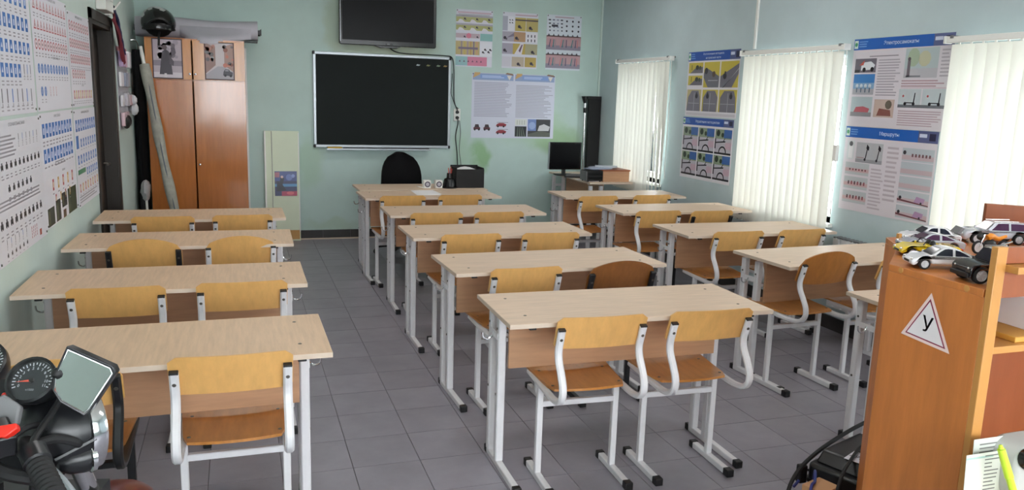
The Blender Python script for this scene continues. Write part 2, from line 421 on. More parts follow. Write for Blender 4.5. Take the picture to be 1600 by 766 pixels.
# windows: frame, mullion, pane, sill
for k, (a, b) in enumerate(WINS):
    xg = X1+TH-.09
    f = MB(); 
    for p, q in (((a, ZS), (a+.06, ZT)), ((b-.06, ZS), (b, ZT)), ((a, ZS), (b, ZS+.06)), ((a, ZT-.06), (b, ZT))): f.box((xg-.03, p[0], p[1]), (xg+.03, q[0], q[1]))
    wd = structure(f.build('window_%d' % (k+1), white_m))
    m_ = (a+b)/2; MB().box((xg-.026, m_-.04, ZS+.06), (xg+.026, m_+.04, ZT-.06)).build('mullion', white_m, wd)
    for p, q in ((a+.06, m_-.04), (m_+.04, b-.06)): MB().box((xg-.003, p, ZS+.06), (xg+.003, q, ZT-.06)).build('pane', glass_m, wd)
    MB().box((X1-.04, a-.03, ZS-.03), (xg-.03, b+.03, ZS)).build('window_sill', white_m, wd, .006)
f = MB()
for p, q in (((NX0, NZ0), (NX0+.06, NZ1)), ((NX1-.06, NZ0), (NX1, NZ1)), ((NX0, NZ0), (NX1, NZ0+.06)), ((NX0, NZ1-.06), (NX1, NZ1))): f.box((p[0], Y0-.2, p[1]), (q[0], Y0-.14, q[1]))
wd = structure(f.build('window_5', white_m))  # unseen window behind the camera, added wide to brighten the room
NP = 5; nst = (NX1-NX0)/NP
for xm in [NX0+nst*i for i in range(1, NP)]: MB().box((xm-.04, Y0-.196, NZ0+.06), (xm+.04, Y0-.144, NZ1-.06)).build('mullion', white_m, wd)
for p, q in [(NX0+nst*i+(.06 if i == 0 else .04), NX0+nst*(i+1)-(.06 if i == NP-1 else .04)) for i in range(NP)]: MB().box((p, Y0-.173, NZ0+.06), (q, Y0-.167, NZ1-.06)).build('pane', glass_m, wd)
MB().box((NX0-.03, Y0-.14, NZ0-.03), (NX1+.03, Y0+.08, NZ0)).build('window_sill', white_m, wd, .006)
# trunking strips on the walls
structure(MB().box((X1-.016, 5.895, 2.085), (X1, 5.92, ZC)).build('trim_1', white_m))
structure(MB().box((X1-.02, Y1-.02, .8), (X1, Y1, ZC)).build('trim_2', wall_left_m))
structure(MB().box((X0, 7.00, 2.145), (X0+.035, 7.09, ZC)).build('trim_3', white_m, None, .004))
# outdoors: pavement and the metal stair seen past the first blind
structure(MB().box((-30, -30, -.7), (34, 30, -.55)).build('ground', ground_m))
st = thing('outdoor_stair', 'dark metal outdoor stair with railing seen through the far window blind', 'stair', (5.4, 9.9, -.5))
def olocal(p): return (p[0]-5.4, p[1]-9.9, p[2]+.5)
pth = [(5.4, 11.0, .60), (5.4, 10.22, 1.02), (5.4, 9.46, 1.39), (5.4, 9.0, 1.62)]
MB().tube([olocal(p) for p in pth], .035, 6, sec=RECT(1, .7), smooth=False).build('handrail', cap_m, st)
MB().tube([olocal((5.42, p[1], p[2]-.75)) for p in pth], .06, 6, sec=RECT(.5, 1.4), smooth=False).build('stringer', cap_m, st)
MB().prism([(p[1]-9.9, p[2]+.44) for p in pth]+[(9.0-9.9, .30), (11.0-9.9, .0)], .03, .05, 'x').build('side_sheet', matte_black_m, st)
for y in (10.75, 10.45, 10.1, 9.95, 9.8, 9.45, 9.36, 9.1):
    zt = .60+(11.0-y)*.51; MB().box(olocal((5.385, y-.028, -.5)), olocal((5.415, y+.028, zt))).build('baluster', cap_m, st)

# ------------------------------------------------------------------ vertical blinds
def blind(label, y0, y1, n, zb, open_from=None):
    xb = 4.065; t = thing('vertical_blind', label, 'blind', (xb, (y0+y1)/2, 0), 0, 'white vertical blinds on the window wall'); h = (y1-y0)/2
    MB().box((-.022, -h-.035, 2.03), (.022, h+.035, 2.066)).build('headrail', white_m, t, .004)
    for s in (-1, 1):
        MB().box((-.026, s*(h-.02)-.012, 2.055), (4.13-xb, s*(h-.02)+.012, 2.072)).build('bracket', greyplastic_m, t, .002)
        MB().box((-.027, s*(h+.028)-.008, 2.026), (.027, s*(h+.028)+.008, 2.07)).build('end_cap', white_m, t, .002)
    sp = (2*h-.03)/n
    for k in range(n):
        yc = h-.02-sp*(k+.5); rows = []
        base = math.radians(14+5*math.sin(k*1.7))
        nz_ = 9
        for i in range(nz_+1):
            q = i/nz_; z = 2.02-(2.02-zb)*q; a = base
            if open_from is not None and k >= open_from: a = base-math.radians(min(1, (k-open_from+1)/3)*(14+34*max(0, q-.25)))
            a += .05*math.sin(3*q+k); row = []
            for j in range(5):
                e = (j-2)/2*.0445; bow = .006*(1-(j-2)**2/4)
                row.append((-e*math.sin(a)-bow*math.cos(a), yc+e*math.cos(a)-bow*math.sin(a), z))
            rows.append(row)
        o = MB().grid(rows).build('slat', slat_m, t)
        MB().box((-.004, yc-.006, 2.01), (.004, yc+.006, 2.032)).build('slat_hook', white_m, o)
        MB().box((-.005, yc-.03, zb-.012), (.0, yc+.03, zb+.006), M=None).build('slat_weight', white_m, o)
    MB().tube([(.0, -h-.03, 2.03), (.004, -h-.032, 1.6), (.0, -h-.03, .95), (.006, -h-.028, .86)], .0035, 6).build('pull_cord', white_m, t)
    return t
blind('white vertical blind on the farthest window, slats parted at the bottom', 7.21, 8.365, 14, .66, 9)
b2 = blind('white vertical blind on the middle window between two poster pairs', 4.765, 5.96, 15, .66)
MB().box((-.014, -.64, 1.245), (.014, -.605, 1.36)).build('cord_weight', white_m, b2, .006)
blind('white vertical blind on the nearest window behind the toy cars', 2.60, 3.85, 15, .66)

# ------------------------------------------------------------------ radiators under the windows' piers
def radiator(label, y0, y1):
    t = thing('radiator', label, 'radiator', (4.07, (y0+y1)/2, 0)); n = int((y1-y0)/.08); h = n*.04
    for k in range(n):
        yc = -h+.04+.08*k; m = MB()
        m.tube([(0, yc, .2), (0, yc, .70)], 1, sec=orect(.040, .036, .012), up=(1, 0, 0), smooth=False); m.build('radiator_section', whitepaint_m, t, .004)
    g = MB()
    for k in range(n*2): g.box((-.032, -h+.01+.04*k, .7005), (.032, -h+.03+.04*k, .712))
    g.build('top_grille', greyplastic_m, t)
    MB().tube([(0, -h+.04, .24), (0, -h-.1, .24), (.0, -h-.1, .14), (.0, -h-.1, 0)], .012, 8).build('pipe', whitepaint_m, t)
radiator('white sectional radiator on the window wall beneath the large white posters', 3.92, 4.66)

# ------------------------------------------------------------------ unseen ceiling lamps, added to brighten the room
ADDED_LAMP = 7.0
lamp_e = bpy.data.materials.new('added_lamp_diffuser'); lamp_e.use_nodes = True
_b = lamp_e.node_tree.nodes['Principled BSDF']; _b.inputs['Emission Color'].default_value = (1.0, .985, .97, 1); _b.inputs['Emission Strength'].default_value = ADDED_LAMP
for k, (lx, ly) in enumerate(((.3, .6), (2.9, .6), (.3, 2.8), (2.9, 2.8), (.3, 5.0), (2.9, 5.0), (.3, 7.2), (2.9, 7.2))):
    t = thing('added_ceiling_light', 'added unseen white ceiling light, %s over the %s side of the room' % (['first from the camera', 'second from the camera', 'third from the camera', 'last before the board'][k//2], ['poster-wall', 'window'][k % 2]), 'lamp', (lx, ly, ZC), 0, 'added ceiling lights')
    MB().box((-.62, -.17, -.05), (.62, .17, 0)).build('housing', white_m, t, .004)
    MB().box((-.60, -.15, -.065), (.60, .15, -.0505)).build('diffuser', lamp_e, t)
# ------------------------------------------------------------------ school desks
DESKS = {'M1': (1.586, 3.089, -.021), 'M2': (1.596, 4.032, .027), 'M3': (1.593, 5.023, .006), 'M4': (1.62, 5.936, -.015), 'M5': (1.575, 6.92, .02),
 'R1': (3.364, 2.797, .0), 'R2': (3.435, 3.871, .056), 'R3': (3.409, 4.829, -.005), 'R4': (3.425, 5.857, .019), 'R5': (3.355, 6.80, -.03),
 'L1': (-.321, 2.921, .007), 'L2': (-.322, 3.957, -.002), 'L3': (-.317, 4.977, -.016), 'L4': (-.313, 5.937, .003)}
def rod_in_box(lo, hi, ang): pass
def make_desk(lam):
    t = thing('school_desk', None, 'desk')
    top = MB().box((-.6, -.25, .738), (.6, .25, .757)).build('tabletop', lam, t, .0015)
    eb = MB()
    eb.box((-.6006, -.2506, .7385), (.6006, -.2497, .7563)); eb.box((-.6006, .2497, .7385), (.6006, .2506, .7563))
    eb.box((-.6006, -.25, .7385), (-.5997, .25, .7563)); eb.box((.5997, -.25, .7385), (.6006, .25, .7563)); eb.build('edge_band', edge_m, top)
    for sx in (-.5, .5):
        for y in (-.13, .15): MB().lathe([(0, .7588), (.0055, .7586), (.007, .757)], 10, M=Matrix.Translation((sx, y, 0))).build('bolt', bolt_m, top)
    MB().box((-.508, .045, .47), (.508, .061, .7375)).build('front_panel', panel_m, t, .001)
    for s in (-1, 1):
        x = s*.53
        sk = MB().tube([(x, -.175, .016), (x, .235, .016)], 1, sec=orect(.0145, .0145, .003), smooth=False).build('skid', frame_m, t)
        for y0, y1 in ((-.205, -.172), (.232, .262)): MB().box((x-.018, y0, 0), (x+.018, y1, .034)).build('end_cap', cap_m, sk, .004)
        for y in (.09, .212):
            lg = MB().tube([(x, y, .03), (x, y, .715)], 1, sec=orect(.018, .02, .005), smooth=False, up=(0, 1, 0)).build('leg', frame_m, t)
            for z in (.34, .64): MB().lathe([(0, .0035), (.005, .003), (.006, 0)], 8, M=oriented((x+s*.0185, y, z), (s, 0, 0))).build('bolt', bolt_m, lg)
        rl = MB().tube([(x-s*.03, -.225, .7322), (x-s*.03, .23, .7322)], 1, sec=orect(.0125, .0055, .002), smooth=False).build('support_rail', frame_m, t)
        MB().box((x-s*.03-.0145, -.238, .7265), (x-s*.03+.0145, -.222, .7378)).build('rail_cap', cap_m, rl, .002)
        pth = spline([(x+s*.018, .15, .605), (x+s*.03, .15, .585), (x+s*.05, .15, .578), (x+s*.066, .15, .588), (x+s*.07, .15, .61)], 5)
        MB().tube(pth, .0042, 7).build('bag_hook', chrome_m, t)
        MB().box((min(x+s*.014, x+s*.021), .085, .59), (max(x+s*.014, x+s*.021), .215, .618)).build('hook_plate', frame_m, t)
    return t
dpro = make_desk(lam_m); dpro_l = make_desk(lamy_m)
order = ['nearest', 'second', 'third', 'fourth', 'farthest']
rown = {'M': 'the middle row', 'R': 'the window row', 'L': 'the poster-wall row'}
dfirst = {id(dpro): True, id(dpro_l): True}
def place_desk(src, x, y, a, label, group):
    o = src if dfirst[id(src)] else dup(src); dfirst[id(src)] = False
    o.location = (x, y, 0); o.rotation_euler = (0, 0, a); o['label'] = label; o['category'] = 'desk'; o['group'] = group; return o
for k, (x, y, a) in DESKS.items():
    n = int(k[1])-1; nm = 'farthest' if (k[0] == 'L' and n == 3) else order[n]
    ex = {'R1':  ' behind the orange shelf unit', 'M5': ' touching the teacher table'}.get(k, '')
    place_desk(dpro_l if k[0] == 'L' else dpro, x, y, a, 'beige two-seat school desk, %s in %s%s' % (nm, rown[k[0]], ex), 'two-seat school desks in three rows')
place_desk(dpro, 1.61, 7.455, 0.0, 'beige table behind the middle row carrying small speakers and a black box', 'tables at the board end')
place_desk(dpro, 3.745, 8.32, PI/2, 'beige table turned sideways in the corner under the black monitor', 'tables at the board end')

# ------------------------------------------------------------------ chairs
def make_chair(fm, bm, arched, sm=None):
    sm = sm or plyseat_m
    t = thing('school_chair', None, 'chair')
    pth = spline([(0, .15, .438), (0, .05, .434), (0, -.09, .428), (0, -.175, .428), (0, -.240, .442), (0, -.272, .475), (0, -.271, .517), (0, -.245, .562), (0, -.214, .607), (0, -.207, .647), (0, -.2195, .69), (0, -.2355, .738)], 5)
    for s in (-1, 1):
        x = s*.175
        tb = MB().tube([(x, p.y, p.z) for p in pth], 1, sec=orect(.0115, .0150, .0065), up=(1, 0, 0), smooth=True).build('side_tube', fm, t)
        MB().box((x-.0145, -.0095, -.003), (x+.0145, .0095, .005), 0, Matrix.Translation((0, -.236, .739)) @ Matrix.Rotation(.35, 4, 'X')).build('tube_cap', cap_m, tb, .002)
        MB().lathe([(0, .004), (.006, .0035), (.0075, 0)], 10, M=oriented((x, -.2325, .698), (0, -1, -.33))).build('bolt', bolt_m, tb)
        MB().tube([(x, 0, .03), (x, 0, .421)], 1, sec=orect(.0135, .0135, .003), smooth=False, up=(0, 1, 0)).build('leg', fm, t)
        sk = MB().tube([(x, -.165, .016), (x, .115, .016)], 1, sec=orect(.0145, .0145, .003), smooth=False).build('skid', fm, t)
        for y0, y1 in ((-.2, -.162), (.112, .142)): MB().box((x-.018, y0, 0), (x+.018, y1, .034)).build('end_cap', cap_m, sk, .004)
    MB().tube([(-.166, 0, .343), (.166, 0, .343)], 1, sec=orect(.0125, .0125, .003), smooth=False).build('crossbar', fm, t)
    # seat: gently dished plywood sheet
    rows = []
    for j in range(9):
        q = j/8; y = -.122+q*.36; row = []
        hw = .166+.028*q
        if j in (0, 8): hw -= .012
        for i in range(11):
            e = (i-5)/5; yy = y - (.018*(1-e*e) if j < 2 else 0)*(1-q*4)
            row.append((e*hw, yy, .4415 + .012*q*q - .006*(1-e*e)*math.sin(PI*q) - (.012*max(0, q-.85)/.15)))
        rows.append(row)
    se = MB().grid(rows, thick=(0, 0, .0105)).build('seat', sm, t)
    for sx in (-.15, .15):
        for y in (-.085, .10): MB().lathe([(0, .0025), (.006, .002), (.007, 0)], 8, M=Matrix.Translation((sx, y, .453+.006*max(0, y)))).build('bolt', bolt_m, se)
    # backrest: curved sheet in front of the posts
    K = 16; rows = []
    for j in range(7):
        q = j/6; row = []
        for i in range(K+1):
            e = -1+2*i/K; hw = .193
            lo = .622+.012*e*e if arched else .648
            hi = (.752+.062*(1-e*e)**.8 if arched else .790)
            c = max(0, abs(e)-.9)/.1; r_ = .018*(1-math.sqrt(max(0, 1-c*c)))
            z = lo+r_+(hi-lo-2*r_)*q
            row.append((e*hw, -.2085-.022*(1-e*e)+.009*(1-abs(e)**6) - .36*(z-.70), z))
        rows.append(row)
    bk = MB().grid(rows, thick=(0, .010, 0)).build('backrest', bm, t)
    if arched: MB().prism([(-.025, -.003), (.025, -.003), (.028, 0), (.025, .003), (-.025, .003), (-.028, 0)], -.002, .004, 'y', M=Matrix.Translation((0, -.2475, .785)) @ Matrix.Rotation(.35, 4, 'X')).build('grip_slot', bolt_m, bk)
    return t
CH = [  # centre x, cap y, yaw, kind, desk, side
 ('M1A', 1.352, 2.789, -.04), ('M1B', 1.846, 2.777, -.03), ('M2A', 1.357, 3.705, .028), ('M2B', 1.883, 3.682, -.01, 'bd'), ('M3A', 1.345, 4.693, 0), ('M3B', 1.862, 4.666, -.03),
 ('M4A', 1.337, 5.590, -.03), ('M4B', 1.809, 5.582, .02), ('M5A', 1.277, 6.560, .03), ('M5B', 1.777, 6.577, .03),
 ('L1A', -0.565, 2.643, .0, 'ba'), ('L1B', -0.046, 2.629, -.007), ('L2A', -0.515, 3.653, -.017), ('L2B', -0.007, 3.656, 0), ('L3A', -0.513, 4.688, 0, 'ba'), ('L3B', -0.009, 4.710, .03, 'wa'),
 ('L4A', -0.491, 5.631, -.03), ('L4B', 0.005, 5.645, .03), ('R5A', 2.990, 6.400, .06), ('R5B', 3.545, 6.440, .05), ('R4A', 3.090, 5.493, -.03), ('R4B', 3.541, 5.443, .03, 'bk'),
 ('R3A', 3.168, 4.530, -.018), ('R3B', 3.691, 4.537, .02), ('R2A', 3.085, 3.545, .05, 'wd'), ('R2B', 3.645, 3.555, .03)]
plymid_m = mat('brown_plywood', 'a86a2c', .35, var=.14, scale=5, stretch=(6, 6, 1.2), coat=.25)
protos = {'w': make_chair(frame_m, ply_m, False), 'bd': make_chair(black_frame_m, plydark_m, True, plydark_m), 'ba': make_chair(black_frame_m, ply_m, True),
          'wa': make_chair(frame_m, ply_m, True), 'bk': make_chair(black_frame_m, ply_m, False), 'wd': make_chair(frame_m, plymid_m, True)}
looks = {'w': 'amber plywood chair with grey frame', 'bd': 'dark brown arched-back chair with black frame', 'ba': 'amber arched-back chair with black frame',
         'wa': 'amber arched-back chair with grey frame', 'bk': 'amber plywood chair with black posts', 'wd': 'brown arched-back chair with grey frame'}
cfirst = {k: True for k in protos}
for c in CH:
    k = c[4] if len(c) > 4 else 'w'; n = int(c[0][1])-1
    o = protos[k] if cfirst[k] else dup(protos[k]); cfirst[k] = False
    ry = .236; a = c[3]
    o.location = (c[1]-ry*math.sin(a), c[2]+ry*math.cos(a), 0); o.rotation_euler = (0, 0, a)
    if c[0] == 'R2A': o.scale = (1, 1, 1.045)
    nm = 'farthest' if (c[0][0] == 'L' and n == 3) else order[n]
    o['label'] = '%s, %s seat at %s desk of %s' % (looks[k], 'left' if c[0][2] == 'A' else 'right', nm, rown[c[0][0]])
    o['category'] = 'chair'; o['group'] = 'plywood school chairs at the desks'

# ------------------------------------------------------------------ board end: chalkboard, screen, socket, cables
bz0, bz1, bx0, bx1 = 1.018, 2.038, .765, 2.283
t = thing('chalkboard', 'large dark green chalkboard with aluminium frame on the back wall', 'chalkboard', ((bx0+bx1)/2, 9.0, bz0))
W_, H_ = (bx1-bx0)/2, bz1-bz0
MB().box((-W_+.02, -.022, .02), (W_-.02, -.002, H_-.02)).build('writing_surface', board_m, t)
fm = MB()
for lo, hi in (((-W_, 0), (W_, .03)), ((-W_, H_-.03), (W_, H_)), ((-W_, .03), (-W_+.03, H_-.03)), ((W_-.03, .03), (W_, H_-.03))): fm.box((lo[0], -.03, lo[1]), (hi[0], -.001, hi[1]))
fm.build('frame', steel_m, t, .004)
for sx in (-1, 1):
    for z in (.013, H_-.013): MB().box((sx*W_-.022 if sx > 0 else -W_-.004, -.034, z-.017), (sx*W_+.004 if sx > 0 else -W_+.022, -.002, z+.017)).build('corner_cap', cap_m, t, .006)
MB().box((-W_+.13, -.095, -.022), (W_-.24, -.002, -.012)).box((-W_+.13, -.1, -.022), (W_-.24, -.094, -.006)).build('chalk_tray', steel_m, t)
for k, (mx, col) in enumerate(((1.905, 'b9c4c8'), (2.02, '8a8f60'), (2.135, '8fa088'), (2.215, 'b89a6a'))):
    m_ = mat('magnet_%s' % 'abcd'[k], col, .5)
    q = thing('board_magnet', ['silver', 'olive', 'pale green', 'gold'][k]+' small magnet at the top right of the chalkboard', 'magnet', (mx, 8.978, 1.935), 0, 'magnets on the chalkboard')
    MB().tube([(-.018, -.002, -.004), (-.004, -.006, .008), (.012, -.004, -.002), (.02, -.002, .006)], .006, 6).build('wing', m_, q); MB().ball((0, -.005, 0), (.009, .005, .009), 10).build('button', m_, q)
tag(MB().box((.905, 8.902, 1.0065), (1.06, 8.985, 1.026)).build('board_eraser', mat('yellow_felt', 'c9a23a', .8), None, .004), 'yellow board eraser lying on the chalk tray', 'eraser')
tag(MB().tube([(1.07, 8.93, 1.014), (1.5, 8.925, 1.014), (2.03, 8.935, 1.014)], .0075, 8).build('pointer_stick', cap_m), 'dark pointer stick lying on the chalk tray', 'pointer')
# television
t = thing('television', 'black wall television above the chalkboard', 'television', (1.56, 9.0, 2.12))
hw, hh = .525, .63
MB().prism(rrect(-hw, 0, hw, hh, .02), -.12, -.075, 'y').prism(rrect(-hw+.12, .1, hw-.12, hh-.1, .04), -.075, -.04, 'y').build('housing', tvbody_m, t, .006)
MB().prism([(-.17, .004), (-.09, -.022), (.09, -.022), (.14, .004)], -.118, -.09, 'y').build('chin', tvbody_m, t, .004)
MB().box((-hw+.03, -.1215, .05), (hw-.03, -.1195, hh-.03)).build('screen', tvscreen_m, t)
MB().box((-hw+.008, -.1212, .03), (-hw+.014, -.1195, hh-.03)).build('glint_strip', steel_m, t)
MB().box((-.1, -.045, .2), (.1, 0, .42)).build('wall_mount', cap_m, t)
lg = Art(.08, .02, '0a0a0c'); lg.text('BBK', .04, .011, .017, '8f9498')
ink_object('logo', [(lg, sheetM((-.04, -.1205, .008), (1, 0, 0), (0, -1, 0)))], inkgloss_m, t)
# socket and cables
t = thing('wall_socket', 'white double wall socket with black plugs right of the chalkboard', 'socket', (2.365, 9.0, 1.40))
MB().box((-.04, -.018, -.07), (.04, 0, .07)).build('faceplate', white_m, t, .006)
for z in (.03, -.032): MB().tube([(0, -.018, z), (0, -.05, z)], [.02, .016], 10).build('plug', cap_m, t)
def cable(name, label, pts, r, m, k=6): return tag(MB().tube(spline(pts, k), r, 6).build(name, m), label, 'cable', 'black cables around the chalkboard')
cable('power_cable', 'black cable drooping from the television over the top of the chalkboard to the socket', [(1.56, 8.90, 2.12), (1.63, 8.955, 2.075), (1.74, 8.965, 2.055), (1.95, 8.965, 2.052), (2.2, 8.962, 2.05), (2.29, 8.962, 2.03), (2.315, 8.97, 1.9), (2.322, 8.985, 1.7), (2.33, 8.985, 1.55), (2.362, 8.97, 1.46), (2.365, 8.955, 1.432)], .006, cap_m)
cable('power_cable', 'black cable running down the wall from the socket behind the black box', [(2.365, 8.955, 1.366), (2.372, 8.965, 1.3), (2.352, 8.985, 1.15), (2.375, 8.985, .95), (2.38, 8.985, .7), (2.35, 8.985, .3), (2.36, 8.96, .012)], .006, cap_m)
cable('power_cable', 'thin grey cable hanging loosely right of the socket', [(2.39, 8.98, 1.34), (2.41, 8.985, 1.2), (2.40, 8.99, 1.0), (2.425, 8.99, .8), (2.41, 8.985, .4), (2.43, 8.97, .012)], .0035, greyplastic_m)
cable('power_cable', 'black cable looping beside the right edge of the chalkboard', [(2.30, 8.985, 1.86), (2.296, 8.985, 1.75), (2.29, 8.988, 1.65), (2.31, 8.985, 1.58), (2.345, 8.985, 1.50), (2.38, 8.985, 1.47)], .004, cap_m)
# teacher's chair
t = thing('office_chair', 'black upholstered office chair behind the board-end table', 'chair', (1.56, 8.05, 0), .05)
bk = []
for j in range(11):
    q = j/10; z = .56+.47*q; hwid = .215*(1-.10*q)
    if q > .45: hwid *= math.sqrt(max(.002, 1-((q-.45)/.56)**2.6))
    bk.append([(hwid*(i-6)/6, .10+.05*q-.05*math.sin(q*3)+.05*((i-6)/6)**2*-1, z) for i in range(13)])
MB().grid(bk, thick=(0, .05, 0)).build('backrest', fabric_black_m, t, .012)
MB().prism(rrect(-.22, -.30, .22, .14, .07, 6), .43, .50, 'z').build('seat', fabric_black_m, t, .02)
MB().tube([(0, .05, .42), (0, .2, .43), (0, .215, .55), (0, .17, .75)], .02, 8, sec=RECT(1.6, .5), smooth=False, up=(1, 0, 0)).build('back_bracket', cap_m, t)
MB().tube([(0, -.06, .43), (0, -.06, .12)], .026, 12).build('gas_column', cap_m, t)
for k in range(5):
    a = k*2*PI/5+.3; ex, ey = .28*math.cos(a), -.06+.28*math.sin(a)
    l_ = MB().tube([(0, -.06, .12), (ex, ey, .075)], [.026, .016], 8).build('base_arm', cap_m, t)
    MB().tube([(ex-.02*math.sin(a), ey+.02*math.cos(a), .027), (ex+.02*math.sin(a), ey-.02*math.cos(a), .027)], .027, 12).build('castor', cap_m, l_)
# things on the teacher table (top z = .757)
TZ = .7572
for k, (sx, lab) in enumerate(((1.657, 'left'), (1.768, 'right'))):
    t = thing('computer_speaker', 'small white cube speaker, %s one of the pair on the board-end table' % lab, 'speaker', (sx, 7.33, TZ), 0, 'pair of white desktop speakers')
    MB().box((-.033, 0, 0), (.033, .07, .074)).build('cabinet', white_m, t, .005)
    MB().lathe([(.018, .001), (.022, .004), (.026, .004), (.027, 0)], 20, M=oriented((0, 0, .037), (0, -1, 0))).build('driver_ring', mat('dark_violet_ring_%s' % lab, '3a2f48', .4), t)
    MB().lathe([(0, .006), (.01, .005), (.018, .001)], 20, M=oriented((0, 0, .037), (0, -1, 0))).build('driver_cone', greywrap_m, t)
tag(MB().tube(spline([(1.625, 7.40, TZ+.005), (1.585, 7.42, TZ+.006), (1.56, 7.36, TZ+.02), (1.59, 7.31, TZ+.012), (1.63, 7.302, TZ+.005)], 5), .003, 6).build('speaker_wire', white_m), 'thin white wire curled left of the small speakers', 'wire')
for k, (a, b) in enumerate((((1.455, 6.83), -.02), ((1.475, 6.86), .05))):
    o = MB().box((0, 0, 0), (.21, .297, .0012)).build('paper_sheet', paper_m); o.location = (a[0], a[1], .7572+.0014*k); o.rotation_euler = (0, 0, b)
    tag(o, ['white paper sheet under another on the farthest middle-row desk', 'white paper sheet lying on top on the farthest middle-row desk'][k], 'paper', 'loose white sheets')
t = thing('pencil_holder', 'black round pencil organiser beside the black box', 'organiser', (1.875, 7.36, TZ))
MB().lathe([(0, 0), (.078, 0), (.078, .012), (.065, .018), (.058, .06), (.05, .085), (.028, .095), (.026, .14), (.022, .14), (.02, .1), (0, .098)], 20).build('body', tvbody_m, t)
for k, (px, py, dx, col, h) in enumerate(((-.008, -.01, -.012, 'c94a3a', .19), (.006, -.004, .006, 'd8876a', .2), (.0, .008, .012, '2a3a8a', .185), (.012, .006, .02, 'b03030', .18))):
    tag(MB().tube([(1.875+px, 7.36+py, TZ+.101), (1.875+px+dx*.6, 7.36+py, TZ+h)], .004, 6).build('pencil', mat('pencil_%s' % 'abcd'[k], col, .5)), ['red pencil leaning left', 'salmon pencil standing in the middle', 'blue pencil at the back', 'dark red pencil leaning right'][k]+' in the black organiser', 'pencil', 'pencils in the black organiser')
t = thing('document_box', 'black open document box on the board-end table', 'box', (2.071, 7.45, TZ))
m_ = MB()
for lo, hi in (((-.137, -.12, 0), (.137, -.112, .178)), ((-.137, .112, 0), (.137, .12, .2)), ((-.137, -.112, 0), (-.129, .112, .19)), ((.129, -.112, 0), (.137, .112, .19)), ((-.129, -.112, 0), (.129, .112, .006))): m_.box(lo, hi)
m_.build('shell', matte_black_m, t)
o = MB().grid([[(-.09+.045*i, -.09+.05*j, .168+.022*math.sin(i*.8)) for i in range(5)] for j in range(4)], thick=(0, 0, -.16)).build('paper_stack', paper_m); o.location = (2.065, 7.45, TZ+.0)
tag(o, 'white papers sticking up out of the black document box', 'papers')
# corner table: monitor, keyboard, papers, box, player
TC = .7572
t = thing('monitor', 'black flat monitor standing on the corner table', 'monitor', (3.52, 8.50, TC), 0)
MB().prism(rrect(-.195, .065, .195, .375, .008), -.015, .02, 'y').build('housing', tvbody_m, t, .003)
MB().box((-.18, -.0168, .082), (.18, -.0148, .36)).build('screen', tvscreen_m, t)
MB().box((-.202, -.012, .068), (-.196, .02, .372)).build('side_trim', steel_m, t)
MB().tube([(0, .03, .01), (0, .04, .2)], .02, 8, sec=RECT(1.6, .6), smooth=False).build('stand_neck', cap_m, t); MB().prism(rrect(-.11, -.07, .11, .1, .04), 0, .012, 'z').build('stand_foot', cap_m, t)
t = thing('keyboard', 'black keyboard in front of the monitor on the corner table', 'keyboard', (3.64, 8.22, TC), -.5)
MB().prism([(-.08, 0), (.08, 0), (.08, .03), (-.08, .016)], -.21, .21, 'x').build('case', cap_m, t, .003)
kk = MB()
for i in range(14):
    for j in range(5): kk.box((-.196+.028*i, -.066+.026*j, .017+.0022*j), (-.173+.028*i, -.045+.026*j, .024+.0023*j))
kk.build('keys', greyplastic_m, t)
for k, (x, y, a) in enumerate(((3.55, 7.98, .3), (3.58, 7.88, -.2))):
    o = MB().box((-.06, -.1, 0), (.06, .1, .004)).build('paper_sheet', paper_m); o.location = (x, y, TC+.0045*k); o.rotation_euler = (0, 0, a)
    tag(o, ['white sheet below the other beside the keyboard on the corner table', 'white sheet uppermost beside the keyboard on the corner table'][k], 'paper', 'papers on the corner table')
t = thing('disc_player', 'black player unit in front of the wooden box on the corner table', 'player', (3.575, 7.86, TC))
MB().box((-.09, -.085, .01), (.09, .1, .118)).build('case', matte_black_m, t, .004)
for z in (.045, .085): MB().box((-.08, -.0885, z-.012), (.08, -.0852, z+.012)).build('front_slot', tvbody_m, t)
MB().box((-.1, -.08, .015), (-.0905, .09, .112)).build('side_plate', greyplastic_m, t)
for sx in (-.07, .07):
    for y in (-.06, .08): MB().tube([(sx, y, 0), (sx, y, .011)], .01, 8).build('foot', cap_m, t)
t = thing('wooden_box', 'red-brown wooden box at the right end of the corner table', 'box', (3.83, 7.95, TC))
MB().box((-.155, -.16, 0), (.155, .2, .112)).build('case', panel_m, t, .002); MB().box((-.162, -.168, .112), (.162, .2, .126)).build('lid', shelf_in_m, t, .002)
for k in range(4):
    o = MB().box((-.12, -.09, 0), (.12, .09, .006)).build('magazine', mat('magazine_cover_%s' % 'abcd'[k], ['8a93ac', '9fa6b8', 'a0a8bc', 'b8bcc8'][k], .4)); o.location = (3.66+.045*k, 7.92+.02*k, TC+.1265+.0066*k if k else TC+.1265)
    o.rotation_euler = (0, 0, [.2, -.25, .1, -.4][k])
    tag(o, ['lowest blue-grey', 'second from bottom blue-grey', 'second from top pale blue', 'topmost pale grey'][k]+' magazine in the pile on the corner table boxes', 'magazine', 'magazines piled on the corner table')
